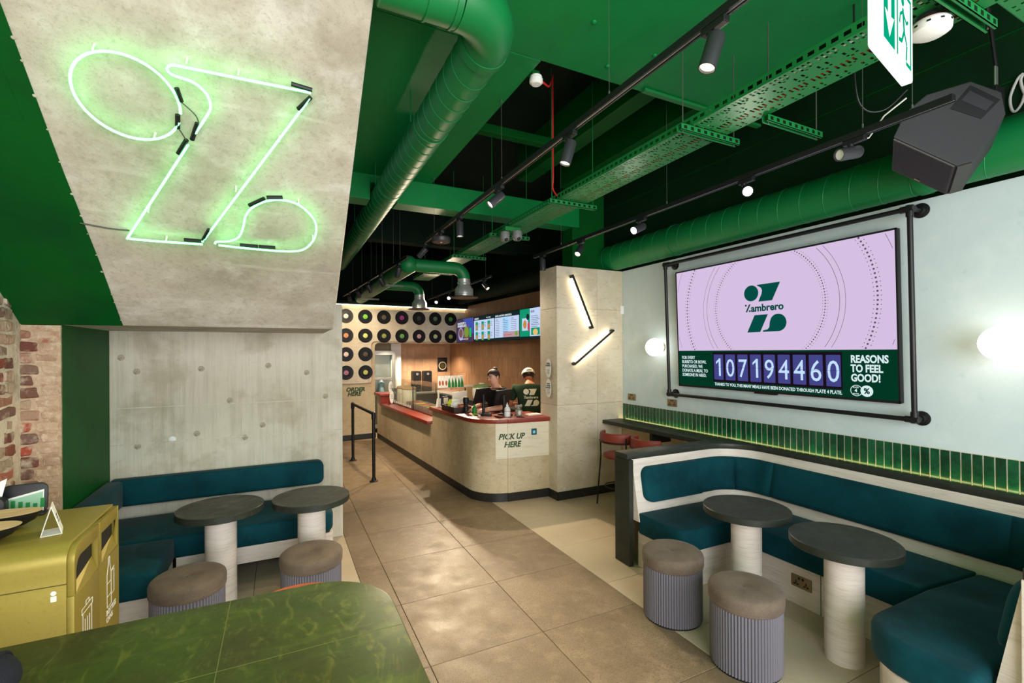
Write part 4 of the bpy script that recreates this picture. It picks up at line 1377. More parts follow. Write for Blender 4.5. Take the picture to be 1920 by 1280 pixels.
M['duct_seam'] = mat('duct_seam_paint', rgb(34, 136, 80), 0.4)
DX, DZ, DR = 1.0, 3.52, .128
du = thing('ventilation_duct', 'large green spiral duct with an elbow running back above the aisle', 'duct', (DX, 2.34, DZ))
off3 = lambda mb: off(mb, DX, 2.34, DZ)
off3(MB().cyl((DX, 2.34, DZ), (DX, 9.3, DZ), DR, seg=40)).build('spiral_pipe', M['duct'], du, smooth=40)
el = [(DX - .24 + .24 * math.cos(math.radians(a)), 2.34 - .24 * math.sin(math.radians(a)), DZ) for a in range(0, 91, 6)]
off3(MB().tube(el, DR + .004, 40)).build('elbow', M['duct'], du, smooth=40)
off3(MB().cyl((.40, 2.10, DZ), (DX - .24, 2.10, DZ), DR, seg=40)).build('branch_pipe', M['duct'], du, smooth=40)
off3(MB().cyl((DX, 2.335, DZ), (DX, 2.40, DZ), DR + .009, seg=40)).build('collar', M['duct'], du, smooth=40)
for x in (.60, .73):
    off3(MB().cyl((x, 2.10, DZ), (x + .012, 2.10, DZ), DR + .006, seg=40)).build('collar', M['duct'], du, smooth=40)
seams(du, ((0, .06, 0), (0, 5.6, 0)), DR, .145)
for y in (3.35, 4.75, 6.2):
    off3(MB().cyl((DX, y, DZ), (DX, y + .03, DZ), DR + .005, seg=40).cyl((DX - DR - .02, y + .015, DZ), (DX - DR - .02, y + .015, 3.74 if y < 5 else 4.3), .004, seg=6)).build('hanger', M['duct'], du)

d2 = thing('ventilation_duct', 'long green duct lying along the top of the mint wall behind the speaker', 'duct', (4.0, 2, 3.09))
off(MB().cyl((4.0, -1.0, 3.10), (4.0, 5.42, 3.10), .167, seg=40), 4.0, 2, 3.09).build('spiral_pipe', M['duct'], d2, smooth=40)
seams(d2, ((0, -2.6, .01), (0, 3.4, .01)), .167, .19)
for y in (1.02, 1.62, 3.9):
    off(MB().cyl((4.0, y, 3.10), (4.0, y + .05, 3.10), .174, seg=40), 4.0, 2, 3.09).build('collar', M['duct'], d2, smooth=40)
for y in (.2, 2.6, 4.4):
    off(MB().box(4.13, 4.34, y, y + .04, 2.924, 2.94), 4.0, 2, 3.09).build('support_bracket', M['green_dark'], d2, smooth=0)
d3 = Bthing('ventilation_duct', 'green duct with shade in its colour above the menu boards at the back', 'duct', 4.36, 7.9, 3.14)
MB().cyl((0, -2.3, 0), (0, 2.45, 0), .165, seg=32).build('spiral_pipe', M['green_shaded'], d3, smooth=40)
for q in (-2.0, 0, 2.0):
    MB().box(-.02, .2, q, q + .04, -.19, -.166).build('support_bracket', M['green_shaded'], d3, smooth=0)
d4 = thing('ventilation_duct', 'green duct with two branch pipes bending down to steel hoods over the counter', 'duct', (1.505, 6.1, 3.0))
d4.scale = (.885, .885, .885)
MB().cyl((0, .0, 0), (0, 4.6, 0), .135, seg=32).sphere((0, 0, 0), .1345, 32, 16).build('spiral_pipe', M['duct'], d4, smooth=40)


def branch(y, x1, label_m):
    r = .095
    pts = [(0, y, 0)] + [(x1 - .16, y, 0)] + [(x1 - .16 + .16 * math.sin(math.radians(a)), y, -.16 + .16 * math.cos(math.radians(a))) for a in range(10, 91, 10)]
    MB().tube(pts, r, 28).build('branch_pipe', M['duct'], d4, smooth=50)
    h = MB().lathe([(.098, -.16), (.098, -.215), (.102, -.22), (.098, -.225), (.098, -.25), (.142, -.315), (.142, -.40), (.146, -.405), (.142, -.41), (.142, -.425), (.10, -.43), (.098, -.24)], 32, (x1, y, 0)).build('steel_hood', M['steel'], d4)
    MB().lathe([(.142, -.425), (.215, -.435), (.220, -.45), (.212, -.45), (.14, -.437), (.0, -.437)], 36, (x1, y, 0)).build('hood_flange', M['charcoal'], h)
    return h


branch(0.0, .87, '')
branch(2.25, .77, '')
for y in (1.2, 3.4):
    MB().cyl((.15, y, -.05), (.15, y, 1.2), .004, seg=6).cyl((-.15, y, -.05), (-.15, y, 1.2), .004, seg=6).box(-.2, .2, y - .02, y + .02, -.17, -.14).build('hanger', M['wire'], d4)

# ================================================================== CABLE TRAY
ct = thing('cable_tray', 'green perforated cable tray hanging under the ceiling, full of orange cables', 'tray', (2.355, 3.0, 3.2))


def perforated(name, x0, x1, y0, y1, parent, m, rows, cell=.0125, swap=False):
    """flat sheet with real slots: cells listed as holes are left out"""
    nx = int(round((x1 - x0) / cell))
    ny = int(round((y1 - y0) / cell))
    mb = MB()
    vs = [(x0 + (x1 - x0) * i / nx, y0 + (y1 - y0) * j / ny, 0) for j in range(ny + 1) for i in range(nx + 1)]
    if swap: vs = [(y, x, z) for x, y, z in vs]
    W_ = nx + 1
    fs = []
    for j in range(ny):
        for i in range(nx):
            if rows(i, j, nx): continue
            fs.append((j * W_ + i, j * W_ + i + 1, (j + 1) * W_ + i + 1, (j + 1) * W_ + i))
    mb.v, mb.f = vs, fs
    me = bpy.data.meshes.new(name)
    me.from_pydata(vs, [], fs)
    me.materials.append(m)
    o = bpy.data.objects.new(name, me)
    link(o, parent)
    md = o.modifiers.new('sheet', 'SOLIDIFY')
    md.thickness = .0015
    return o


def holes(i, j, nx):
    if i < 1 or i >= nx - 1: return False
    g = i // 6
    jj = (j + 4 * (g % 2)) % 9
    ii = i % 6
    if ii == 5: return jj == 4
    return jj in (1, 3, 5, 7) if ii in (1, 2, 3) and g % 2 == 0 else (jj in (2, 5) and ii in (1, 2, 4))


perforated('base_sheet', -.15, .15, -2.9, 5.6, ct, M['tray'], holes)
for sx in (-1, 1):
    sd = MB().box(sx * .15 - .001, sx * .15 + .001, -2.9, 5.6, 0, .014).box(sx * .15 - .001, sx * .15 + .001, -2.9, 5.6, .034, .05).box(sx * .15 - .006 * (sx > 0), sx * .15 + .006 * (sx < 0), -2.9, 5.6, .049, .051)
    y = -2.9
    while y < 5.55:
        sd.box(sx * .15 - .001, sx * .15 + .001, y, y + .02, .014, .034)
        y += .052
    sd.build('side_flange', M['tray'], ct, smooth=0)
rr = random.Random(3)
for i, (x, m) in enumerate(((-.10, 'white'), (-.05, 'white'), (.02, 'cable_orange'), (.05, 'cable_red'), (.075, 'cable_orange'), (.095, 'cable_orange'), (.115, 'cable_red'))):
    pts = [(x + rr.uniform(-.012, .012), -2.85 + .6 * k, .008 + rr.uniform(0, .005)) for k in range(15)]
    MB().tube(catmull(pts, 4), .0055, 6).build('cable', M[m], ct)
# branch of the tray towards the wall
tb_ = perforated('branch_sheet', -.15, .15, .152, 1.95, ct, M['tray'], holes, swap=True)
tb_.location = (0, -2.35, 0)
for sy in (-1, 1):
    MB().box(.152, 1.95, -2.35 + sy * .15 - .001, -2.35 + sy * .15 + .001, 0, .05).build('side_flange', M['tray'], ct, smooth=0)


def strut(y, x0, x1, zt):
    o = MB()
    o.box(x0, x1, y - .02, y - .017, -.043, -.003).box(x0, x1, y + .017, y + .02, -.043, -.003).box(x0, x1, y - .02, y + .02, -.006, -.003)
    o.box(x0, x1, y - .02, y - .010, -.043, -.040).box(x0, x1, y + .010, y + .02, -.043, -.040)
    b = o.build('strut', M['tray'], ct, smooth=0)
    for x in ((x0 + .03), (x1 - .03)):
        MB().cyl((x, y, -.045), (x, y, zt), .0035, seg=6).build('threaded_rod', M['wire'] if y < 0 else M['tray'], b)
    n = int((x1 - x0) / .055)
    hb = MB()
    for i in range(n):
        hb.box(x0 + .02 + .055 * i, x0 + .045 + .055 * i, y - .0205, y - .0165, -.034, -.014)
    hb.build('strut_slot_shade', M['green_shaded'], b, smooth=0)['kind'] = 'stuff'  # dark patches on the channel side, painting the shade of slot holes


for y, zt in ((-2.145, .53), (-.95, .53), (.55, 1.15), (1.85, 1.15), (3.15, 1.15), (4.6, .415)):
    strut(y, -.235, .265, zt)
strut(-1.24, .13, .64, .53)

# ================================================================== LIGHT TRACKS AND SPOTS
WARM = (1.0, .80, .56)


def spot(label, x, y, z, d, on=True, e=30, group='black track spotlights', L_=.135, R_=.033, angle=70, lens=None):
    """z is the underside of the track; d the direction the head points to"""
    t = thing('track_spotlight', label, 'spotlight', (x, y, z - .0005), group=group)
    d = V(d).normalized()
    MB().box(-.016, .016, -.055, .055, -.026, 0).build('adapter', M['black'], t, bevel=.003, smooth=0)
    piv = V((0, 0, -.075))
    MB().cyl((0, .02, -.026), (0, .02, -.040), .016, seg=14).cyl((0, .02, -.04), (0, .0, -.075), .008, seg=10).build('stem', M['black'], t)
    q = d.to_track_quat('Z', 'Y').to_matrix()
    a = piv - d * .030
    hm = MB().lathe([(0, 0), (R_ * .9, 0), (R_, .006), (R_, L_), (R_ * .88, L_), (R_ * .84, L_ - .010), (0, L_ - .012)], 24, a, q).build('head', M['charcoal'], t)
    ln = MB().lathe([(0, L_ - .0105), (R_ * .82, L_ - .009)], 20, a, q).build('lens', lens or (E_LENS if on else M['white']), t)
    if on and e:
        L = bpy.data.lights.new('spot_light', 'SPOT')
        L.energy, L.color, L.spot_size, L.spot_blend, L.shadow_soft_size = e, WARM, math.radians(angle), .7, .03
        lo = bpy.data.objects.new('spot_light', L)
        link(lo, t)
        lo.location = a + d * (L_ + .004)
        lo.rotation_euler = d.to_track_quat('-Z', 'Y').to_euler()
    return t


def track(label, x, y0, y1, z, wires, zt, rz=0.0, org=None):
    t = thing('light_track', label, 'track', (x, (y0 + y1) / 2, z) if org is None else org, (0, 0, rz))
    h = (y1 - y0) / 2
    MB().box(-.017, .017, -h, h, .004, .034).build('rail', M['black'], t, bevel=.0015, smooth=0)
    MB().box(-.0165, -.007, -h, h, 0, .0045).box(.007, .0165, -h, h, 0, .0045).build('rail_lip', M['black'], t, smooth=0)
    MB().box(-.0035, .0035, -h, h, .0028, .0046).build('conductor', M['brushed'], t, smooth=0)
    for w in wires:
        yy = w - (y0 + y1) / 2
        MB().cyl((0, yy, .034), (0, yy, zt - z), .0016, seg=6).cyl((0, yy, .034), (0, yy, .06), .005, seg=8).cyl((0, yy, zt - z - .02), (0, yy, zt - z), .008, seg=8).build('suspension_wire', M['wire'], t)
    return t


track('long black light track with a bright conductor line over the aisle', 1.49, -.6, 5.35, 3.10, (.4, 1.9, 3.18, 4.9), 3.735)
S1 = ((1.26, (-.30, .12, -1), True, 70, 'black track spotlight nearest the camera on the aisle track'),
      (2.26, (-.28, .10, -1), True, 100, 'black track spotlight second from the camera on the aisle track, beside the red cable'),
      (3.22, (-.9, .1, -.8), True, 90, 'black track spotlight on the aisle track tilted towards the concrete soffit'),
      (4.10, (.02, .0, -1), True, 140, 'black track spotlight hanging straight down next to the round disc on the aisle track'),
      (5.28, (-.6, .75, -.75), True, 110, 'black track spotlight at the far end of the aisle track'))
for y, d, on, e, lab in S1: spot(lab, 1.49, y, 3.10, d, on, e)
t = thing('ceiling_disc', 'dark round disc unit hanging from the aisle light track', 'device', (1.49, 4.66, 3.0995))
MB().box(-.016, .016, -.05, .05, -.028, 0).cyl((0, 0, -.028), (0, 0, -.06), .02, seg=12).build('adapter', M['black'], t)
MB().lathe([(0, -.06), (.085, -.06), (.095, -.07), (.095, -.105), (.088, -.115), (0, -.115)], 32).build('disc_body', M['charcoal'], t)
MB().lathe([(0, -.1155), (.012, -.1155), (.012, -.119), (0, -.119)], 12).build('sensor_eye', M['white'], t)

track('black light track in front of the speaker along the right booth', 2.80, 1.04, 5.05, 3.00, (1.2, 1.42, 2.84, 4.43), 3.735 if False else 4.355)
S2 = ((1.46, (-.95, .25, -.22), False, 0, 'black track spotlight lying nearly level just left of the speaker'),
      (2.12, (-.70, -.62, -.36), True, 40, 'dazzling lit track spotlight aimed at the camera above the screen'),
      (3.14, (-.9, -.1, -.42), True, 45, 'black track spotlight left of the dazzling one, aimed across the room'),
      (4.05, (-.62, -.3, -.72), True, 45, 'black track spotlight in front of the green column'),
      (4.84, (.03, 0, -1), False, 0, 'black track spotlight pointing straight down at the far end of the right track'))
for y, d, on, e, lab in S2: spot(lab, 2.80, y, 3.00, d, on, e, lens=emit('hot_lens', (1, .93, .8, 1), 420) if 'dazzling' in lab else None)
MB().tube([(2.82, 1.50, 2.985), (2.86, 1.42, 3.0), (2.80, 1.32, 3.06), (2.79, 1.22, 3.10)], .004, 6).build('cable_tail', M['white'], bpy.data.objects['light_track.001']).matrix_parent_inverse = bpy.data.objects['light_track.001'].matrix_world.inverted() if False else Matrix.Translation((-2.80, -3.045, -3.0))

o3 = B(1.70, 7.85, 3.0)
track('black light track above the queue rail at the back left', 0, -2.25, 2.25, 3.0, (-1.6, -.3, 1.2), 4.355, PHI, o3)
for q, lab, d in ((6.0, 'nearest of the small spotlights on the back left track', (-.05, .5, -.8)), (6.95, 'second small spotlight on the back left track', (.5, .4, -.75)), (7.75, 'third small spotlight on the back left track', (.45, .4, -.8)),
                  (8.6, 'fourth small spotlight on the back left track', (.4, .7, -.7)), (9.4, 'farthest small spotlight on the back left track', (.3, .8, -.6))):
    p = B(1.70, q)
    spot(lab, p.x, p.y, 3.0, d, True, 150 if q < 8 else 60, angle=90)
track('black light track above the service counter at the back', 2.90, 6.6, 10.0, 3.0, (6.8, 8.4, 9.7), 4.355)
for y, lab, d, ls in ((6.85, 'unlit looking small spotlight at the near end of the counter track', (.28, -.62, -.72), None), (8.55, 'bright lit bare spotlight in the middle of the counter track', (-.45, -.75, -.5), E_LED), (9.35, 'bright lit spotlight beside the far steel hood', (-.45, -.75, -.5), E_LED)):
    spot(lab, 2.90, y, 3.0, d, True, 280, angle=95, lens=ls)

# ================================================================== SMALL CEILING DEVICES
t = thing('smoke_detector', 'white round smoke detector with a red ring beneath the cable tray', 'detector', (2.357, .948, 3.199))
MB().lathe([(0, -.0), (.045, 0), (.048, -.03), (0, -.03)], 24).build('mounting_base', M['charcoal'], t)
MB().lathe([(.05, -.022), (.06, -.03), (.055, -.036)], 24).build('red_ring', M['cable_red'], t)
MB().lathe([(0, -.03), (.062, -.032), (.068, -.045), (.066, -.07), (.05, -.080), (0, -.082)], 32).build('cover', M['white'], t)
for i in range(10):
    a = 2 * PI * i / 10
    MB().box(-.006, .006, -.001, .001, -.055, -.048, Matrix.Rotation(a, 4, 'Z') @ Matrix.Translation((0, -.0682, 0))).build('vent_slot', M['black_plastic'], t, smooth=0)
t = thing('smoke_detector', 'white smoke detector with red cable at the edge of the low ceiling', 'detector', (1.575, 2.80, 3.735))
MB().box(-.045, .01, -.03, .03, -.004, .02).build('bracket', M['green_dark'], t, smooth=0)
MB().lathe([(0, -.004), (.040, -.004), (.042, -.02), (.046, -.024), (.046, -.045), (.032, -.058), (0, -.06)], 24).build('cover', M['white'], t)
tag(MB().tube(catmull([(1.60, 2.80, 3.72), (1.66, 2.82, 3.71), (1.74, 2.90, 3.76), (1.95, 3.2, 4.05), (2.08, 3.42, 4.20), (2.115, 3.47, 4.15), (2.12, 3.48, 3.6), (2.115, 3.47, 3.36), (2.13, 3.50, 3.27), (2.20, 3.55, 3.235)], 6), .0065, 8).build('red_cable', M['cable_red']),
    'red cable dropping from the smoke detector to the cable tray', 'cable')
t = thing('security_camera', 'grey twin-headed security camera under the far part of the cable tray', 'camera', (2.25, 4.56, 3.156))
MB().box(-.09, .09, -.035, .035, .0, .042).build('bracket', M['tray'], t, smooth=0)
for x, y, lab in ((-.05, .06, 'a'), (.055, -.03, 'b')):
    c = MB().lathe([(0, 0), (.05, 0), (.052, -.05), (.048, -.075), (.03, -.10), (0, -.105)], 24, (x, y, 0)).build('camera_dome', M['greyplastic'], t)
    MB().sphere((x + .0, y - .03, -.082), .022, 14, 8).build('camera_eye', M['black_plastic'], c)
# light strut along the edge of the low ceiling
tag(MB().box(2.35, 3.60, 2.585, 2.627, ZC - .022, ZC - .001).build('strut_channel', M['tray'], bevel=.002, smooth=0), 'green steel channel fixed along the edge of the low ceiling', 'channel')
tag(MB().cyl((1.60, 1.33, ZC), (1.63, 1.36, ZC - .09), .004, seg=6).build('cable_stub', M['cream']), 'short pale cable end poking from the low ceiling near the front spotlight', 'cable')

# exit sign
ea = math.atan2(.821 - .751, 1.922 - 1.572)
ex = thing('exit_sign', 'bright white and green emergency exit sign with arrow and running figure under the ceiling', 'sign', matrix=basis((math.cos(ea), math.sin(ea), 0), (0, 0, 1), (math.sin(ea), -math.cos(ea), 0), (1.747, .786, 2.75)))
MB().prism(rrect(-.178, .178, 0, .29, .012, 4), -.030, -.0005).build('light_box', E_EXITW, ex, bevel=.003)
MB().prism(rrect(-.165, .165, .012, .278, .008, 3), -.0005, .0005).build('white_face', E_EXITW, ex, smooth=0)
gp = [(-.145, .03), (-.035, .03), (-.035, .26), (-.145, .26)]
MB().prism(gp, .0006, .0012).build('green_field', E_EXITG, ex, smooth=0)
MB().prism([(-.09, .05), (-.045, .12), (-.075, .115), (-.075, .24), (-.105, .24), (-.105, .115), (-.135, .12)], .0013, .0018).build('arrow', E_EXITW, ex, smooth=0)
for q in ([(-.012, .03), (.0, .03), (.0, .26), (-.012, .26)], [(.0, .248), (.150, .248), (.150, .26), (.0, .26)], [(.138, .03), (.150, .03), (.150, .25), (.138, .25)], [(.09, .03), (.138, .03), (.138, .042), (.09, .042)]):
    MB().prism(q, .0006, .0012).build('door_outline', E_EXITG, ex, smooth=0)
fig = MB().lathe([(0, 0), (.016, 0), (.016, .0006), (0, .0006)], 16, (.052, .222, .0007))
for p, w in ((((.055, .20), (.070, .125)), .018), (((.058, .19), (.025, .17), (.018, .14)), .010), (((.062, .185), (.095, .165), (.115, .18)), .010), (((.068, .13), (.100, .095), (.092, .045)), .013), (((.068, .13), (.042, .09), (.010, .085)), .013)):
    for a, b in zip(p, p[1:]):
        d = V((b[0] - a[0], b[1] - a[1], 0)); n = V((-d.y, d.x, 0)).normalized() * w / 2
        A_, B_ = V((a[0], a[1], 0)), V((b[0], b[1], 0))
        fig.prism([(A_ + n)[:2], (B_ + n)[:2], (B_ - n)[:2], (A_ - n)[:2]], .0007, .0013)
fig.build('running_figure', E_EXITG, ex, smooth=0)
MB().box(.11, .178, .24, .33, -.07, -.0305).build('housing', M['white'], ex, bevel=.006)
MB().cyl((0, .29, -.015), (0, .985, -.015), .008, seg=10).build('suspension_rod', M['white'], ex)

# loudspeaker: wedge shaped cabinet
CQ1 = [(3.299, 1.155, 3.258), (3.441, 1.085, 3.181), (3.349, 1.13, 3.079), (3.202, 1.203, 3.134)]
CQ2 = [(3.29, 1.152, 3.229), (3.404, 1.095, 3.166), (3.365, 1.114, 3.121), (3.249, 1.172, 3.178)]
NEAR = [(2.933, 1.341, 2.985), (3.233, 1.193, 2.832), (3.309, 1.155, 2.855), (3.471, 1.076, 3.107), (3.451, 1.086, 3.223), (3.303, 1.158, 3.281), (3.092, 1.263, 3.211), (2.992, 1.312, 3.118)]
nv = [V(p) for p in NEAR]
ext = ((V((3.351, 1.525, 2.943)) - nv[0]) + (V((3.623, 1.391, 2.786)) - nv[1]) + (V((3.702, 1.352, 2.802)) - nv[2])) / 3 * .92
sc_ = sum(nv, V()) / 8
sk = thing('loudspeaker', 'big black wedge-shaped loudspeaker hung tilted under the ceiling at the right', 'speaker', sc_)
n = len(nv)
mb = MB().add([p - sc_ for p in nv] + [p + ext - sc_ for p in nv], [tuple(range(n)), tuple(range(2 * n - 1, n - 1, -1))] + [(i, n + i, n + (i + 1) % n, (i + 1) % n) for i in range(n)])
mb.build('cabinet', M['speaker'], sk, bevel=.006, smooth=0)


def slab(name, a, b, c, d, out, m, inset=.06):
    """thin panel on the quad a b c d pushed outwards"""
    q = [V(a), V(b), V(c), V(d)]
    cc = sum(q, V()) / 4
    q = [cc + (p - cc) * (1 - inset) for p in q]
    nn = (q[1] - q[0]).cross(q[3] - q[0]).normalized()
    if nn.dot(cc - (sc_ + ext / 2)) < 0: nn = -nn
    vs = [p - sc_ + nn * .001 for p in q] + [p - sc_ + nn * out for p in q]
    return MB().add(vs, [(0, 1, 2, 3), (4, 5, 6, 7), (0, 1, 5, 4), (1, 2, 6, 5), (2, 3, 7, 6), (3, 0, 4, 7)]).build(name, m, sk, bevel=.002, smooth=0)


g1 = slab('grille', nv[0], nv[1], nv[1] + ext, nv[0] + ext, .010, M['grille'], .03)
slab('grille', nv[1], nv[2], nv[2] + ext, nv[1] + ext, .010, M['grille'], .06)
# fine vertical ribs of the grille
u0, u1 = nv[0], nv[1]
nn = (u1 - u0).cross(ext).normalized()
if nn.dot(u0 - (sc_ + ext / 2)) < 0: nn = -nn
rb_ = MB()
for i in range(44):
    f = .04 + .92 * i / 43
    p = u0 + (u1 - u0) * f + nn * .0105 - sc_
    rb_.tube([p + ext * .05, p + ext * .95], .0016, 4)
rb_.build('grille_ribs', M['black_plastic'], sk, smooth=0)['kind'] = 'stuff'
bm0 = u0 + (u1 - u0) * .47 + ext * .9 + nn * .014 - sc_
MB().box(-.018, .018, -.004, .004, 0, .002, basis((u1 - u0).normalized(), ext.normalized(), nn, bm0)).build('badge', M['bronze'], sk, smooth=0)
# connector recess on the near side
e0 = (nv[3] - nv[6])
fn = (nv[1] - nv[0]).cross(nv[3] - nv[1]).normalized()
if fn.dot(nv[0] - (sc_ + ext)) < 0: fn = -fn
def facequad(name, pts, th, m):
    q = [V(p) - sc_ for p in pts]
    q = [p - fn * (p - (nv[0] - sc_)).dot(fn) for p in q]
    return MB().add([p + fn * .0004 for p in q] + [p + fn * th for p in q], [(0, 1, 2, 3), (4, 5, 6, 7), (0, 1, 5, 4), (1, 2, 6, 5), (2, 3, 7, 6), (3, 0, 4, 7)]).build(name, m, sk, smooth=0)


facequad('connector_frame', CQ1, .003, M['black_plastic'])
facequad('connector_plate', CQ2, .005, M['charcoal'])
# wall/ceiling bracket
br0 = nv[4] - sc_
MB().box(-.05, .05, -.02, .02, -.02, .10, Matrix.Translation(br0 + ext * .35)).build('mount_plate', M['black'], sk, bevel=.004, smooth=0)
MB().box(-.016, .016, -.004, .004, .10, .22, Matrix.Translation(br0 + ext * .35)).build('mount_link', M['brushed'], sk, bevel=.002, smooth=0)
MB().cyl(br0 + ext * .35 + V((0, 0, .22)), V((3.46, 1.2, 4.36)) - sc_, .010, seg=8).build('hanger_rod', M['green_shaded'] if False else M['black'], sk)
tag(MB().tube(catmull([(3.05, 1.33, 3.26), (2.98, 1.40, 3.17), (2.90, 1.46, 3.18), (2.83, 1.47, 3.30), (2.82, 1.47, 3.70), (2.82, 1.47, 4.35)], 6), .005, 8).build('speaker_cable', M['black']), 'black cable looping from the loudspeaker up to the ceiling', 'cable')
# white script lettering on the dark wall at the very right
tag(MB().tube(catmull([(4.325, 1.256, 3.640), (4.325, 1.285, 3.615), (4.325, 1.318, 3.52), (4.325, 1.315, 3.44), (4.325, 1.295, 3.41), (4.325, 1.262, 3.46), (4.325, 1.245, 3.56), (4.325, 1.25, 3.63), (4.325, 1.27, 3.60), (4.325, 1.25, 3.50), (4.325, 1.21, 3.45), (4.325, 1.16, 3.50)], 8), .008, 8).build('script_lettering', M['white']),
    'white looping script letter on the dark wall above the green duct at the right edge', 'sign')
tag(MB().tube(catmull([(4.325, 1.36, 3.20), (4.32, 1.25, 3.26), (4.32, 1.12, 3.36), (4.325, .9, 3.5)], 6), .006, 8).build('white_cable', M['white']), 'white cable curving over the green duct right of the loudspeaker', 'cable')

# ================================================================== RECORDS ON THE BACK WALL
REC = MB().lathe([(0, 0), (.150, 0), (.152, .002), (.150, .004), (.146, .0042), (.142, .0036), (.06, .0036), (.055, .0042), (.052, .004), (0, .004)], 40).mesh('disc', M['vinyl'])
LBL = {}


def rec_mat(c):
    if c not in LBL:
        m = mat('record_label', rgb(*c), .6, layers=[(1, 20, rgb(*[max(0, v - 90) for v in c]), .55, .68, .8)])
        LBL[c] = MB().lathe([(0, .0043), (.05, .0043), (.05, .0049), (0, .0049)], 28).mesh('paper_label', m)
    return LBL[c]


rows = [(2.632, 'top row', [(1.805, (232, 210, 200), 'cream'), (2.205, (120, 196, 60), 'lime green'), (2.605, (96, 86, 60), 'olive brown'), (3.005, (176, 64, 140), 'magenta'), (3.40, (60, 60, 50), 'dark grey'), (3.79, (110, 130, 90), 'grey green'), (4.17, (70, 160, 60), 'grass green')]),
        (2.222, 'second row', [(1.805, (226, 140, 90), 'orange'), (2.205, (212, 216, 120), 'pale yellow'), (2.605, (150, 160, 70), 'olive'), (3.005, (110, 170, 80), 'leaf green'), (3.40, (226, 170, 180), 'pink'), (3.79, (200, 204, 150), 'ivory'), (4.17, (170, 180, 60), 'yellow green')]),
        (1.822, 'third row', [(1.805, (236, 214, 200), 'white'), (2.205, (90, 80, 60), 'dark brown')]),
        (1.432, 'bottom row', [(1.805, (190, 120, 150), 'mauve'), (2.205, (196, 210, 110), 'yellow'), ])]
for z, rn, lst in rows:
    for i, (a, c, cn) in enumerate(lst):
        nxt = ['at its left end', 'second from its left end', 'third from its left end', 'in its middle', 'fifth from its left end', 'second from its right end', 'at its right end'][i]
        t = thing('vinyl_record', 'black vinyl record with %s label in the %s, %s' % (cn, rn, nxt), 'record', matrix=Matrix.Translation(B(a, QW - .030, z)) @ Matrix.Rotation(PHI, 4, 'Z') @ basis((1, 0, 0), (0, 0, 1), (0, -1, 0)), group='vinyl records on the back wall')
        from_mesh('disc', REC, t)
        from_mesh('paper_label', rec_mat(c), t)
text('lettering', 'ORDER\n HERE', .118, M['letter_green'], wb, basis((1, 0, 0), (0, 0, 1), (0, -1, 0), (1.84, -0 + 0, 0)) @ Matrix.Translation((0, 1.02, QW + .0)) @ Matrix.Translation((0, 0, -QW * 2 + QW + .0)) if False else basis((1, 0, 0), (.0, 0, 1), (0, -1, 0), (1.80, QW - .003, 1.03)), bold=.006, shear=.25, space=.82)

# ================================================================== SERVICE COUNTER
C0 = (2.44, 5.1)


def CO(mb): return off(mb, C0[0], C0[1])


sc = Bthing('service_counter', 'long clay coloured service counter with a rounded corner and black skirting', 'counter', C0[0], C0[1], 0)
# outline of the front in (a,q): from the far wall to the pillar
front = [(2.45, 10.38), (2.45, 5.62)] + [(2.45 + .42 - .42 * math.cos(math.radians(a)), 5.52 - .42 * math.sin(math.radians(a)) + .0) for a in (10, 20, 30, 40, 50, 60, 70, 80)] + [(2.80, 5.095), (3.372, 5.028)]


def offs(path, d):
    out = []
    for i, p in enumerate(path):
        a, b = V(path[max(i - 1, 0)]), V(path[min(i + 1, len(path) - 1)])
        t = (b - a).normalized()
        out.append((p[0] + t.y * d, p[1] - t.x * d))
    return out


def strip(path, d0, d1, z0, z1):
    o, i = offs(path, d0), offs(path, d1)
    mb = MB()
    m = len(path)
    vs = [(p[0], p[1], z) for z in (z0, z1) for pp in (o, i) for p in pp]
    f = []
    for k in range(m - 1):
        f += [(k, k + 1, m + k + 1, m + k), (2 * m + k, 3 * m + k, 3 * m + k + 1, 2 * m + k + 1), (k, 2 * m + k, 2 * m + k + 1, k + 1), (m + k, m + k + 1, 3 * m + k + 1, 3 * m + k)]
    f += [(0, m, 3 * m, 2 * m), (m - 1, 3 * m - 1, 4 * m - 1, 2 * m - 1)]
    return mb.add(vs, f)


# which side is outwards? aisle side is smaller a
sgn = 1 if offs(front, .1)[0][0] < 2.45 else -1


def panel_path(q0, q1, n=6):
    return [(2.45, q0 + (q1 - q0) * i / n) for i in range(n + 1)]


qs = [10.37, 9.2, 8.0, 6.86]
for i in range(3):
    CO(strip(panel_path(qs[i] - .0015, qs[i + 1] + .0015), 0, -.03 * sgn, .105, .748)).build('panel', M['clay'], sc, bevel=.001, smooth=0, segs=1)
CO(strip(panel_path(10.37, 9.9), 0, -.03 * sgn, .75, .945)).build('panel', M['clay'], sc, smooth=0)
CO(strip(panel_path(6.857, 5.66), 0, -.03 * sgn, .105, .968)).build('panel', M['clay'], sc, bevel=.001, smooth=0, segs=1)
arcp = front[1:]
ci = [p for p in front[1:8]]
CO(strip([(2.45, 5.657)] + ci, 0, -.03 * sgn, .105, .968)).build('panel', M['clay'], sc, smooth=50)
PL = [front[7], front[8], front[9], (2.80, 5.095), (3.372, 5.028)]
CO(strip(PL, 0, -.03 * sgn, .53, .968)).build('panel', mat('pale_clay_panel', rgb(226, 216, 192), .55, layers=[((.5, .5, 4), 7, rgb(208, 194, 164), .5, .72, .7)]), sc, smooth=50)
CO(strip(PL, 0, -.03 * sgn, .105, .528)).build('panel', M['clay'], sc, smooth=50)
CO(strip(front, .006 * sgn, -.02 * sgn, 0, .104)).build('skirting', M['kick'], sc, smooth=50)
CO(MB().box(2.50, 2.56, 6.9, 10.35, .11, .77)).build('carcass', M['kick'], sc, smooth=0)
CO(MB().box(2.49, 3.0, 5.7, 6.86, .11, .96)).build('carcass', M['kick'], sc, smooth=0)


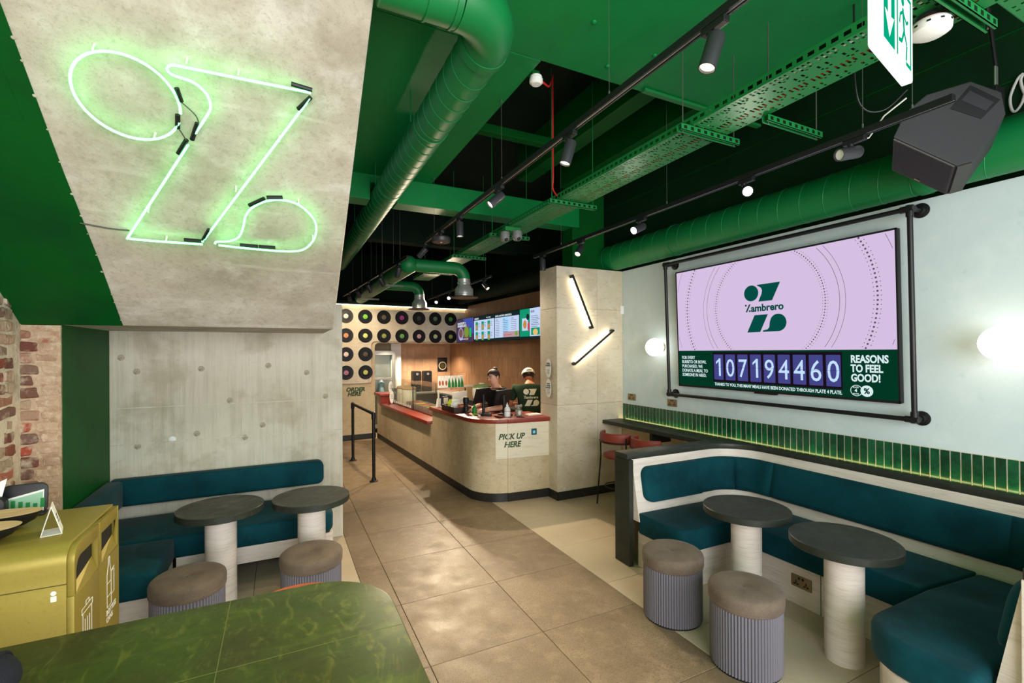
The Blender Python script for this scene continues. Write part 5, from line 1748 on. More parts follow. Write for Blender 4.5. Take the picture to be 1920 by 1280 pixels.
def on_front(o, d=.0022):
    """lay flat lettering (x along a, y up) onto the curved counter front"""
    mw = o.matrix_basis.copy()
    o.matrix_basis = Matrix.Identity(4)
    for v in o.data.vertices:
        p = mw @ v.co
        for (a0, q0), (a1, q1) in zip(PL, PL[1:]):
            if p.x <= a1 or (a1, q1) == PL[-1]:
                q = q0 + (q1 - q0) * (p.x - a0) / (a1 - a0)
                break
        v.co = (p.x - C0[0], q - d - p.z - C0[1], p.y)


on_front(text('lettering', 'PICK UP', .098, M['letter_green'], sc, Matrix.Translation((2.690, .770, 0)), bold=.003, shear=.25, sx=.92))
on_front(text('lettering', 'HERE', .098, M['letter_green'], sc, Matrix.Translation((2.755, .672, 0)), bold=.003, shear=.25, sx=.92))
# payment sticker on the front
stk = MB().prism(rrect(-.037, .037, -.040, .040, .004, 2), 0, .0015).build('sticker', mat('petrol_sticker', rgb(10, 78, 96), .5), sc, smooth=0)
stk.matrix_local = basis(V((.572, -.067, 0)).normalized(), (0, 0, 1), V((-.067, -.572, 0)).normalized(), (3.155 - C0[0], 5.0520 - C0[1], .842))
MB().prism(rrect(-.019, .019, -.022, .016, .002, 2), .0016, .002).build('print_block', mat('cyan_print', rgb(90, 190, 214), .5), stk, smooth=0)
MB().prism([(-.010, -.014), (-.005, -.018), (.011, .006), (.006, .010)], .002, .0024).build('print_mark', M['paper'], stk, smooth=0)

ctp = Bthing('countertop', 'terracotta red worktop of the rounded pick-up counter', 'counter', C0[0], C0[1], 0)
fh = [(2.45, 6.90)] + front[1:] + [(3.40, 5.025)]
oh = offs(fh, .035 * sgn)
oh[-1] = (3.415, 4.985)
CO(MB().prism(oh + [(3.42, 5.62), (3.03, 5.70), (3.03, 6.90)], .970, 1.022)).build('slab', M['red'], ctp, bevel=.006)
led_ = Bthing('display_ledge', 'low terracotta red ledge stepping up at the far end below the food display', 'counter', C0[0], C0[1], 0)
CO(MB().box(2.385, 3.05, 6.905, 9.90, .750, .800)).build('slab', M['red'], led_, bevel=.005)
CO(MB().box(2.41, 3.05, 9.90, 9.95, .750, .945)).build('step_panel', M['red'], led_, bevel=.003, smooth=0)
CO(MB().box(2.385, 3.05, 9.86, 10.39, .946, .992)).build('slab', M['red'], led_, bevel=.005)

# ---- glass food display
gd = Bthing('food_display', 'glass fronted food display case on the red ledge', 'display case', 2.62, 7.0, .801)
H_ = .485
blk = lambda *a: MB().box(*a)
blk(0, .006, .0, 1.36, 0, H_ - .006).build('glass_pane', M['glass'], gd, smooth=0)
blk(0, .006, 1.37, 2.86, 0, H_ - .006).build('glass_pane', M['glass'], gd, smooth=0)
blk(0, .45, .0, 2.86, H_ - .006, H_).build('glass_top', M['glass'], gd, smooth=0)
for x, y in ((.002, 1.365), (.445, .005), (.445, 1.365), (.445, 2.86)):
    blk(x - .008, x + .008, y - .004 if y > .1 else y, y + .008, 0, H_ - .007).build('post', M['black'], gd, smooth=0)
blk(.012, .44, 2.83, 2.87, 0, .30).build('end_cheek', M['kick'], gd, smooth=0)
blk(.0065, .016, .0, 2.82, 0, .018).build('bottom_rail', M['black'], gd, smooth=0)
for i in range(9):
    blk(-.003, -.0005, 1.50 + .13 * i, 1.57 + .13 * i, .025, .070).build('price_ticket', M['paper'], gd, smooth=0)


def lab_thing(name, label, cat, a, q, z, mb_list, group=None, rz=0.0):
    t = Bthing(name, label, cat, a, q, z, rz, group)
    for nm, mb, m in mb_list:
        mb.build(nm, m, t)
    return t


GN = mat('guacamole', rgb(120, 150, 40), .6, layers=[(1, 30, rgb(70, 100, 30), .5, .66, .7)], bump=(1, 40, .6, .01))
CORN = mat('corn_salsa', rgb(214, 170, 50), .6, layers=[(1, 40, rgb(160, 90, 40), .55, .68, .7)], bump=(1, 50, .6, .01))
TOM = mat('tomato_salsa', rgb(176, 60, 40), .6, layers=[(1, 40, rgb(210, 110, 70), .55, .68, .7)], bump=(1, 50, .6, .01))
for i, (q, m, nm) in enumerate(((7.22, M['leafgreen'], 'shredded green leaves'), (7.55, CORN, 'yellow corn salsa'), (7.88, GN, 'green guacamole'), (8.21, TOM, 'red tomato salsa'), (8.54, CORN, 'golden grated cheese'), (8.87, TOM, 'dark red beans'))):
    t = Bthing('food_pan', 'steel food pan of %s behind the display glass' % nm, 'food', 2.84, q, .8015, 0, 'food pans in the display')
    p = MB()
    w, l, h = .15, .14, .10
    p.box(-w, w, -l, l, 0, .006).box(-w, -w + .006, -l, l, 0, h).box(w - .006, w, -l, l, 0, h).box(-w, w, -l, -l + .006, 0, h).box(-w, w, l - .006, l, 0, h).box(-w - .01, w + .01, -l - .008, -l + .004, h - .003, h).box(-w - .01, w + .01, l - .004, l + .008, h - .003, h)
    p.build('pan', M['steel'], t, smooth=0)
    fd = MB().sphere((0, 0, .055), .12, 18, 8, (1.15, 1.05, .42))
    fd.v = [(x, y, z + .006 * math.sin(40 * x) * math.cos(37 * y)) for x, y, z in fd.v]
    fo = fd.build('food', m, t)
    fo['kind'] = 'stuff'
for lab, a, q in (('tan drum-shaped container at the far left behind the display glass', 2.80, 9.55), ('tan drum-shaped container right of the other drum behind the display glass', 2.80, 9.18)):
    lab_thing('container', lab, 'container', a, q, .8015, [('drum', MB().lathe([(0, 0), (.13, 0), (.14, .02), (.14, .30), (.13, .32), (0, .32)], 32), M['cream']), ('lid', MB().lathe([(0, .321), (.145, .321), (.145, .352), (.12, .365), (0, .365)], 32), M['cardboard'])], 'drums in the display')
for i, (q, a) in enumerate(((9.86, 2.66), (9.70, 2.64))):
    t = Bthing('oval_card', 'small white oval menu card at the far end of the display, %s' % ('left one' if i == 0 else 'right one'), 'sign', a - .05, q - .0, .9925 if i == 0 else .8015, 0.2)
    MB().prism([(.05 * math.cos(2 * PI * k / 28), .13 + .13 * math.sin(2 * PI * k / 28)) for k in range(28)], -.002, .002, basis((1, 0, 0), (0, 0, 1), (0, -1, 0))).build('card', M['paper'], t, smooth=0)
    for k in range(4):
        MB().box(-.028, .028, -.0035, -.0022, .10 + .025 * k, .106 + .025 * k).build('print_line', M['charcoal'], t, smooth=0)
    MB().box(-.03, .03, -.02, .02, 0, .004).build('foot', M['glass'], t, smooth=0)

# ---- row of paper pouches on the display top
zt = .801 + H_ + .0005
for i in range(8):
    a = 2.645 + .055 * i
    taco = i < 3
    t = Bthing('paper_pouch', ('white paper pouch printed with red tacos, %s of three on the display glass' % ('leftmost', 'middle', 'rightmost')[i] if taco else 'green and white triangular paper pouch on the display glass, %s from the taco pouches' % ('first', 'second', 'third', 'fourth', 'fifth')[i - 3]), 'pouch', a, 7.06 + .004 * (i % 2), zt, .05 * (i % 3 - 1), 'taco pouches on the display' if taco else 'green pouches on the display')
    MB().add([(-.026, -.02, 0), (.026, -.02, 0), (.026, .02, 0), (-.026, .02, 0), (-.024, .0, .19), (.024, 0, .19), (.024, .004, .19), (-.024, .004, .19)], [(0, 1, 5, 4), (2, 3, 7, 6), (0, 4, 7, 3), (1, 2, 6, 5), (4, 5, 6, 7), (3, 2, 1, 0)]).build('pouch_body', M['paper'], t, bevel=.002, smooth=0)
    k = .2 / .2
    def fp(x, z): return (x, -.0208 + .0200 * z / .19, z)
    if taco:
        MB().add([fp(-.018 + .010 * math.cos(0), .03)] and [fp(.018 * math.cos(j * 2 * PI / 10), .075 + .042 * math.sin(j * 2 * PI / 10)) for j in range(10)], [tuple(range(10))]).build('taco_print', M['orange'], t, smooth=0)
    else:
        MB().add([fp(-.024, .004), fp(.024, .004), fp(.022, .07), fp(.0, .165), fp(-.022, .07)], [(0, 1, 2, 3, 4)]).build('leaf_print', M['leafgreen'], t, smooth=0)

# ---- things on the pick-up counter
CT = 1.0225
MN = Matrix.Rotation


def monitor(label, a, q, rz, hz):
    t = Bthing('till_monitor', label, 'monitor', a, q, CT, rz, 'till monitors')
    MB().prism(rrect(-.075, .075, -.055, .055, .01, 3), 0, .014).build('base', M['black_plastic'], t, bevel=.002)
    MB().cyl((0, 0, .013), (0, 0, .26), .019, seg=16).build('pole', M['black_plastic'], t)
    T_ = Matrix.Translation((0, .03, hz)) @ MN(.28, 4, 'X')
    sc_b = MB().prism(rrect(-.155, .155, -.105, .105, .008, 3), -.014, .014, T_ @ basis((1, 0, 0), (0, 0, 1), (0, -1, 0))).build('screen_housing', M['black_plastic'], t, bevel=.003)
    MB().box(-.145, .145, .0145, .0155, -.095, .095, T_).build('display', E_SCREEN_OFF, sc_b, smooth=0)
    MB().box(-.05, .05, -.03, -.014, -.05, .05, T_).build('rear_mount', M['black_plastic'], sc_b, bevel=.003)
    MB().tube(catmull([T_ @ V((.03, -.03, -.02)), T_ @ V((.06, -.045, -.05)), T_ @ V((.05, -.04, -.09)), V((.02, -.0, .08))], 5), .003, 6).build('cable', M['charcoal'], t)
    return t


monitor('black till monitor seen from behind, left of the pair on the counter', 2.76, 5.70, .55, .245)
monitor('black till monitor seen from behind, right of the pair on the counter', 2.965, 5.50, .40, .225)
lab_thing('card_terminal', 'black card payment terminal lying on the counter by the left till monitor', 'terminal', 2.70, 5.50, CT, [('body', MB().prism(rrect(-.04, .04, -.07, .07, .01, 3), 0, .028), M['black_plastic']), ('keypad', MB().box(-.03, .03, -.055, .015, .028, .0295), M['charcoal']), ('display', MB().box(-.03, .03, .025, .06, .028, .0295), E_SCREEN_OFF)], rz=.9)
lab_thing('scanner_stand', 'tall black handheld scanner standing on the counter left of the green bottle', 'scanner', 2.60, 5.92, CT, [('handle', MB().lathe([(0, 0), (.05, 0), (.05, .012), (.032, .02), (.028, .10), (.040, .15), (.042, .19), (.03, .215), (0, .22)], 20), M['black_plastic']), ('trigger', MB().box(-.012, .012, -.045, -.028, .10, .13), M['charcoal'])])
lab_thing('sauce_bottle', 'small green bottle with a yellow base by the till', 'bottle', 2.635, 5.72, CT, [('body', MB().lathe([(0, .012), (.03, .012), (.03, .085), (.012, .11), (.012, .13), (0, .13)], 18), M['leafgreen']), ('base_band', MB().lathe([(0, 0), (.031, 0), (.031, .012), (0, .012)], 18), M['lime']), ('cap', MB().lathe([(0, .13), (.013, .13), (.013, .145), (0, .145)], 14), M['leafgreen'])])
lab_thing('spray_bottle', 'white plastic bottle with a pump top on the pick-up counter', 'bottle', 2.905, 5.30, CT, [('body', MB().lathe([(0, 0), (.040, 0), (.041, .01), (.041, .085), (.036, .105), (.018, .125), (.014, .128), (0, .128)], 24), M['white']), ('cap', MB().lathe([(0, .128), (.016, .128), (.016, .148), (.008, .152), (.006, .178), (0, .178)], 16), M['white']), ('label_band', MB().lathe([(.0413, .068), (.0416, .07), (.0413, .073)], 24), M['charcoal'])])
# koala figurine
t = Bthing('koala_figurine', 'small grey koala figurine sitting on the pick-up counter', 'figurine', 3.03, 5.235, CT, .1)
KG = mat('koala_grey', rgb(150, 142, 130), .8, layers=[(1, 30, rgb(110, 104, 96), .5, .7, .6)])
MB().sphere((0, 0, .05), .045, 20, 12, (.95, .85, 1.12)).build('body', KG, t)
hd = MB().sphere((0, -.012, .118), .034, 20, 12, (1.05, .95, .95)).build('head', KG, t)
for s_ in (-1, 1):
    MB().sphere((s_ * .040, -.006, .136), .021, 14, 8, (1, .6, 1)).build('ear', KG, hd)
    MB().sphere((s_ * .012, -.044, .124), .004, 8, 6).build('eye', M['black_plastic'], hd)
    MB().sphere((s_ * .030, -.028, .022), .018, 12, 8, (.8, 1.3, .9)).build('foot', KG, t)
    MB().sphere((s_ * .036, -.022, .066), .014, 12, 8, (.7, 1, 1.7)).build('arm', KG, t)
MB().sphere((0, -.046, .114), .008, 10, 8, (.8, .7, 1.3)).build('nose', M['black_plastic'], hd)
MB().sphere((0, -.030, .048), .028, 14, 8, (.9, .5, 1.2)).build('belly', M['cream'], t)
lab_thing('wooden_spoon_pot', 'tiny tan card stand between the white bottle and the koala figurine', 'stand', 2.975, 5.255, CT, [('peak', MB().lathe([(0, 0), (.014, 0), (.010, .02), (0, .04)], 4), M['cardboard'])])
lab_thing('notepad', 'cream notepad lying at the pillar end of the pick-up counter', 'book', 3.27, 5.27, CT, [('pages', MB().box(-.10, .10, -.055, .055, 0, .012), M['paper']), ('cover', MB().box(-.10, .10, -.055, .055, .012, .014), M['cream'])], rz=.05)
# snack tray with bags
t = Bthing('snack_tray', 'dark brown tray on the counter edge holding snack bags', 'tray', 2.58, 6.22, CT, 0)
BR = mat('dark_brown_tray', rgb(58, 36, 30), .5)
b = MB().box(-.13, .13, -.24, .24, 0, .008)
for x0, x1, y0, y1 in ((-.13, -.12, -.24, .24), (.12, .13, -.24, .24), (-.13, .13, -.24, -.23), (-.13, .13, .23, .24)): b.box(x0, x1, y0, y1, 0, .075)
b.build('tray_body', BR, t, bevel=.002, smooth=0)


def snack(label, a, q, m, w, d, h, rz, seed):
    rr_ = random.Random(seed)
    mb = MB().sphere((0, 0, h / 2), .5, 14, 9, (w, d, h * 0.98))
    mb.v = [(x + rr_.uniform(-.006, .006), y + rr_.uniform(-.006, .006), max(0.0, z + rr_.uniform(-.005, .005))) for x, y, z in mb.v]
    t_ = Bthing('snack_bag', label, 'bag', a, q, CT + .0085, rz)
    mb.build('bag_body', m, t_)
    MB().box(-w * .4, w * .4, -.003, .003, h * .93, h * 1.1).build('crimped_edge', m, t_, smooth=0)


snack('lime green snack bag in the brown tray', 2.58, 6.36, M['lime'], .15, .14, .13, .3, 1)
snack('white crumpled snack bag in the brown tray', 2.58, 6.19, M['paper'], .19, .15, .14, -.4, 2)
snack('orange red snack bag in the brown tray near the scanner', 2.59, 6.06, M['orange'], .13, .11, .09, .2, 3)
lab_thing('leaflet_stand', 'narrow white leaflet stand at the left end of the red counter', 'stand', 2.50, 6.72, CT, [('stem', MB().box(-.012, .012, -.004, .004, .0, .26), M['cream']), ('leaflet', MB().prism([(-.04, 0), (.035, 0), (.045, .13), (-.015, .13)], -.010, -.004, basis((1, 0, 0), (0, .12, 1), (0, -1, 0))), M['paper'])])
lab_thing('card_box', 'small dark card box with a pink print standing on the red counter', 'box', 2.585, 6.66, CT, [('box_body', MB().box(-.045, .045, -.03, .03, 0, .17), M['black_plastic']), ('print_panel', MB().box(-.036, .036, -.0315, -.030, .04, .15), M['cream'])])
lab_thing('display_board', 'blank white upright panel standing on the red counter behind the snack tray', 'panel', 2.80, 6.62, CT, [('panel_board', MB().prism([(-.12, 0), (.12, 0), (.13, .24), (-.10, .215)], -.006, .006, basis((1, 0, 0), (0, .15, 1), (0, -1, 0))), M['white']), ('rear_foot', MB().box(-.06, .06, .0, .08, 0, .01), M['white'])], rz=-.1)

# ================================================================== MENU BOARDS
BW, BH = .985, .552
MBF = Matrix.Rotation(PHI, 4, 'Z') @ basis((0, -1, 0), (0, 0, 1), (-1, 0, 0))


def board(label, q, z):
    Mx = Matrix.Translation(B(4.31, q, z)) @ MBF
    t = thing('menu_screen', label, 'screen', matrix=Mx, group='menu screens over the service counter')
    MB().prism(rrect(-BW / 2, BW / 2, -BH / 2, BH / 2, .006, 2), -.05, -.002).build('casing', M['black_plastic'], t, bevel=.002)
    MB().box(-.1, .1, -.12, .12, -.26, -.05).build('wall_bracket', M['black'], t, smooth=0)
    return t


def rect(t, name, x0, x1, y0, y1, m, z=.0):
    return MB().box(x0, x1, y0, y1, z - .0012, z).build(name, m, t, smooth=0)


def mtext(t, s, size, x, y, m, z=.0012, **k):
    return text('lettering', s, size, m, t, Matrix.Translation((x, y, z)), **k)


def ell(t, name, x, y, rx, ry, m, z):
    return MB().prism([(x + rx * math.cos(2 * PI * i / 20), y + ry * math.sin(2 * PI * i / 20)) for i in range(20)], z - .0008, z).build(name, m, t, smooth=0)


e = .012
XL, XR_, YB, YT = -BW / 2 + e, BW / 2 - e, -BH / 2 + e, BH / 2 - e
zc = 2.352
b1 = board('purple menu screen with bowls of food, leftmost of the screen row', 9.865, zc)
rect(b1, 'background', XL, XR_, YB, YT, E_MPURP)
MB().prism([(-.1, YT), (XR_, YT), (XR_, -.1), (.2, .0), (.1, .12)], 0, .001).build('blue_shape', E_MBLUE, b1, smooth=0)
mtext(b1, 'PLANTASTIC +\nPOWERPLANTS', .072, XL + .07, .14, E_MLET, bold=.002, shear=.15, space=.85)
ell(b1, 'bowl_print', -.22, -.08, .15, .15, E_MLIL, .0012); ell(b1, 'food_print', -.22, -.06, .11, .10, E_MBROWN, .002)
ell(b1, 'bowl_print', .10, -.06, .17, .17, E_MBROWN, .0012); ell(b1, 'food_print', .10, -.04, .13, .12, E_MYEL, .002)
rect(b1, 'bottle_print', .27, .36, -.16, .04, E_MGREEN, .0015)
mtext(b1, 'EVERYONE CAN DO GOOD', .038, -.28, -.21, E_MLET)
b2 = board('menu screen with six green pictures of food, second in the screen row', 8.870, zc)
rect(b2, 'background', XL, XR_, YB, YT, E_MDARK)
rect(b2, 'white_page', XL, XR_, YB + .045, YT - .08, E_MWHITE, .0008)
mtext(b2, 'BURRITO', .05, XL + .03, YT - .062, E_MLET, bold=.001)
mtext(b2, 'FEED A FRIEND', .03, .12, YT - .055, E_MLET)
for i in range(3):
    for j in range(2):
        x, y = -.40 + .29 * i, .055 - .215 * j
        p = rect(b2, 'food_picture', x, x + .115, y - .085, y + .095, E_MTEAL, .0018)
        MB().prism([(x + .0575 + .045 * math.cos(2 * PI * k / 14), y - .02 + .055 * math.sin(2 * PI * k / 14)) for k in range(14)], .0018, .0025).build('food_print', E_MFOOD, p, smooth=0)
        for k in range(3):
            rect(b2, 'text_line', x + .135, x + .135 + .08 - .02 * (k % 2), y + .06 - .035 * k, y + .068 - .035 * k, E_MTXT, .0018)
b3 = board('pale blue menu screen with three columns of small text, third in the screen row', 7.880, zc)
rect(b3, 'background', XL, XR_, YB, YT, E_MDARK)
rect(b3, 'white_page', XL, XR_, YB + .05, YT - .085, E_MWHITE, .0008)
rect(b3, 'light_column', -.16, .12, YB + .05, YT - .085, E_MBRT, .0014)
mtext(b3, 'BOWL, NACHOS, QUESADILLA', .048, XL + .02, YT - .068, E_MLET, bold=.001)
for c, x in enumerate((-.45, -.13, .18)):
    mtext(b3, ('FILLING', 'SALSA', 'EXTRAS')[c], .03, x, .125, E_MTXT, z=.002)
    for k in range(9 if c < 2 else 6):
        rect(b3, 'text_line', x, x + .16 + .05 * ((k * 3 + c) % 3) / 2, .10 - .035 * k, .107 - .035 * k, E_MTXT, .0019)
rect(b3, 'pink_banner', -.13, XR_, YB + .05, YB + .155, E_MPINK, .002)
rect(b3, 'text_line', -.11, .20, YB + .09, YB + .10, E_MRED, .0026)
ell(b3, 'leaf_print', .38, YB + .11, .05, .045, E_MLEAF, .0028)
b4 = board('green and white menu screen with a bun picture, next to the pillar', 6.890, zc)
rect(b4, 'background', XL, XR_, YB, YT, E_MDARK)
rect(b4, 'teal_page', XL, -.13, YB + .04, YT, E_MTEAL, .0008)
rect(b4, 'white_page', -.13, XR_, YB + .04, YT, E_MWHITE, .0008)
rect(b4, 'white_card', -.40, -.20, -.12, .10, E_MWHITE, .0016)
ell(b4, 'food_print', -.30, -.01, .06, .075, E_MFOOD, .0024)
ell(b4, 'round_badge', -.20, .12, .05, .055, E_MDARK, .0024)
ell(b4, 'drink_print', -.17, -.05, .04, .08, E_MRED, .0024)
mtext(b4, 'SIDES', .05, -.10, YT - .075, E_MTXT, z=.0016, bold=.001)
mtext(b4, 'DRINKS', .05, .22, YT - .075, E_MTXT, z=.0016, bold=.001)
for k in range(7):
    rect(b4, 'text_line', -.09, .12 + .03 * (k % 3), .12 - .03 * k, .127 - .03 * k, E_MTXT, .0016)
    rect(b4, 'text_line', .22, .40 + .02 * (k % 2), .12 - .03 * k, .127 - .03 * k, E_MTXT, .0016)
gp_ = rect(b4, 'food_picture', -.09, .19, YB + .06, -.08, E_MTEAL, .0016)
ell(b4, 'bun_print', .05, YB + .11, .08, .055, E_MBUN, .0024)

# ================================================================== QUEUE RAIL
hr = thing('queue_rail', 'black pipe queue rail standing on the aisle floor by the service counter', 'rail', (1.155, 7.7, 0))
pa, pb = V((1.111 - 1.155, 8.46 - 7.7, 0)), V((1.198 - 1.155, 6.951 - 7.7, 0))
for p in (pa, pb):
    post = MB().cyl(p + V((0, 0, .008)), p + V((0, 0, .955)), .0235, seg=18).build('post', M['black'], hr)
    MB().lathe([(0, 0), (.062, 0), (.062, .010), (.034, .016), (.030, .05), (0, .05)], 24, p).build('floor_flange', M['black'], post)
    MB().cyl(p + V((0, 0, .90)), p + V((0, 0, .985)), .031, seg=18).sphere(p + V((0, 0, .972)), .032, 16, 10).build('elbow_fitting', M['black'], post)
MB().cyl(pa + V((0, 0, .972)), pb + V((0, 0, .972)), .0225, seg=18).build('top_bar', M['black'], hr)

# ================================================================== KITCHEN
fr_ = Bthing('display_fridge', 'steel framed glass door fridge in the kitchen opening', 'fridge', 2.64, 11.05, 0)
for x0, x1, y0, y1, z0, z1, nm in ((-.16, .40, .0, .05, 1.80, 1.90, 'frame_rail'), (-.16, .40, 0, .05, 1.22, 1.27, 'frame_rail'), (-.16, .40, .0, .05, .1, .18, 'frame_rail'), (.33, .40, 0, .05, .18, 1.80, 'frame_post'), (-.16, -.10, 0, .05, .18, 1.80, 'frame_post')):
    MB().box(x0, x1, y0, y1, z0, z1).build(nm, M['brushed'], fr_, bevel=.003, smooth=0)
MB().box(-.16, .40, .30, .33, .1, 1.9).build('rear_panel', M['brushed'], fr_, smooth=0)
MB().box(.385, .40, .05, .30, .1, 1.9).build('side_panel', M['brushed'], fr_, smooth=0)
MB().box(-.16, .385, .05, .30, .10, .12).box(-.16, .385, .05, .30, .85, .86).build('shelf', M['steel'], fr_, smooth=0)
MB().box(-.10, .33, .02, .028, .18, 1.22).build('glass_pane', M['glass'], fr_, smooth=0)
MB().box(-.10, .33, .02, .028, 1.27, 1.80).build('glass_pane', M['glass'], fr_, smooth=0)
MB().cyl((.365, -.02, 1.32), (.365, -.02, 1.75), .010, seg=10).build('handle', M['brushed'], fr_)
lab_thing('water_bottle', 'large clear blue water bottle on the fridge shelf', 'bottle', 2.74, 11.2, .8605, [('body', MB().lathe([(0, 0), (.07, 0), (.075, .02), (.075, .26), (.05, .31), (.025, .34), (0, .34)], 20), mat('blue_plastic', rgb(150, 184, 200), .25)), ('cap', MB().lathe([(0, .34), (.03, .34), (.03, .37), (0, .37)], 14), M['white'])])
wk_b = Bthing('work_bench', 'stainless kitchen work bench along the brown tiled wall', 'counter', 4.27, 8.9, 0)
MB().box(-.28, .28, -2.3, 2.45, .86, .90).build('worktop', M['brushed'], wk_b, bevel=.003, smooth=0)
MB().box(-.26, .26, -2.25, 2.4, .10, .86).build('cabinet', M['charcoal'], wk_b, smooth=0)
wb2 = Bthing('work_bench', 'stainless bench at the back of the kitchen under the tan tiles', 'counter', 3.65, 11.12, 0)
MB().box(-.40, .33, -.25, .27, .86, .90).build('worktop', M['brushed'], wb2, bevel=.003, smooth=0)
MB().box(-.38, .31, -.23, .25, .0, .86).build('cabinet', M['charcoal'], wb2, smooth=0)
lab_thing('rice_cooker', 'white round rice cooker with a green lid on the kitchen bench', 'cooker', 4.10, 8.55, .9005, [('body', MB().lathe([(0, 0), (.15, 0), (.18, .04), (.19, .18), (.18, .24), (0, .24)], 32), M['white']), ('lid', MB().lathe([(0, .241), (.185, .241), (.18, .27), (.12, .30), (0, .31)], 32), mat('sage_lid', rgb(120, 150, 100), .4)), ('handle', MB().box(-.05, .05, -.012, .012, .31, .335), M['white'])])
for lab, a, q in (('black small appliance on the back bench, left of two', 3.56, 11.1), ('black small appliance on the back bench, right of two', 3.83, 11.1)):
    lab_thing('appliance', lab, 'appliance', a, q, .9005, [('body', MB().prism(rrect(-.10, .10, 0, .50, .03, 4), -.09, .09, basis((1, 0, 0), (0, 0, 1), (0, -1, 0))), M['black_plastic']), ('dial', MB().cyl((0, -.092, .43), (0, -.10, .43), .03, seg=16), M['brushed'])])
lab_thing('box_stack', 'pale cardboard box on the kitchen bench below the pouches', 'box', 4.15, 9.3, .9005, [('box_body', MB().box(-.15, .15, -.2, .2, 0, .22), M['cardboard']), ('lid_flap', MB().box(-.152, .152, -.202, .202, .22, .232), M['cream'])])
t = Bthing('wall_emblem', 'dark square panel with a pale ring emblem on the tan tiles', 'sign', 4.35, 11.385, 1.36)
MB().prism(rrect(-.13, .13, 0, .36, .015, 3), -.02, .004, basis((1, 0, 0), (0, 0, 1), (0, -1, 0))).build('panel_board', M['black_plastic'], t, bevel=.003)
rg = MB()
for i in range(32):
    a0, a1 = 2 * PI * i / 32, 2 * PI * (i + 1) / 32
    rg.add([(r * math.cos(a), -.0045, .15 + r * math.sin(a)) for r, a in ((.085, a0), (.105, a0), (.105, a1), (.085, a1))], [(0, 1, 2, 3)])
rg.build('ring_print', M['cream'], t, smooth=0)
MB().lathe([(0, 0), (.06, 0), (.06, .001), (0, .001)], 24, (0, 0, 0), basis((1, 0, 0), (0, 0, 1), (0, -1, 0)).to_3x3()).build('disc_print', M['gold_dark'], t, smooth=0).location = (0, -.0045, .15)

# ================================================================== PEOPLE BEHIND THE COUNTER
def skin(name, nodes, edges, m, parent, sub=2, loc=(0, 0, 0)):
    me = bpy.data.meshes.new(name)
    me.from_pydata([n[0] for n in nodes], edges, [])
    o = bpy.data.objects.new(name, me)
    link(o)
    md = o.modifiers.new('skin', 'SKIN')
    md.use_smooth_shade = True
    for i, n in enumerate(nodes):
        sv = me.skin_vertices[0].data[i]
        r = n[1]
        sv.radius = r if isinstance(r, (tuple, list)) else (r, r)
        sv.use_root = (i == 0)
    s = o.modifiers.new('sub', 'SUBSURF')
    s.levels = s.render_levels = sub
    dg = bpy.context.evaluated_depsgraph_get()
    me2 = bpy.data.meshes.new_from_object(o.evaluated_get(dg))
    bpy.data.objects.remove(o, do_unlink=True)
    me2.materials.clear()
    me2.materials.append(m)
    me2.shade_smooth()
    r = bpy.data.objects.new(name, me2)
    link(r, parent)
    return r


def finger_nodes(base, d, side, up, ln):
    """five bent fingers rooted in a palm; returns node/edge lists relative to palm index 0"""
    nodes, edges = [], []
    for k, (s, l) in enumerate(((-.030, .80), (-.011, .95), (.009, 1.0), (.028, .82))):
        p0 = base + side * s * .9
        p1 = base + side * s + d * .045
        p2 = p1 + (d * .8 - up * .5).normalized() * ln * l * .5
        p3 = p2 + (d * .45 - up * .9).normalized() * ln * l * .45
        i = len(nodes)
        nodes += [(p1, .0095), (p2, .0085), (p3, .007)]
        edges += [(-1, i), (i, i + 1), (i + 1, i + 2)]
    i = len(nodes)
    t1 = base - side * .040 + d * .012
    nodes += [(t1, .010), (t1 - side * .012 + d * .03 - up * .01, .009), (t1 - side * .008 + d * .05 - up * .018, .0075)]
    edges += [(-1, i), (i, i + 1), (i + 1, i + 2)]
    return nodes, edges


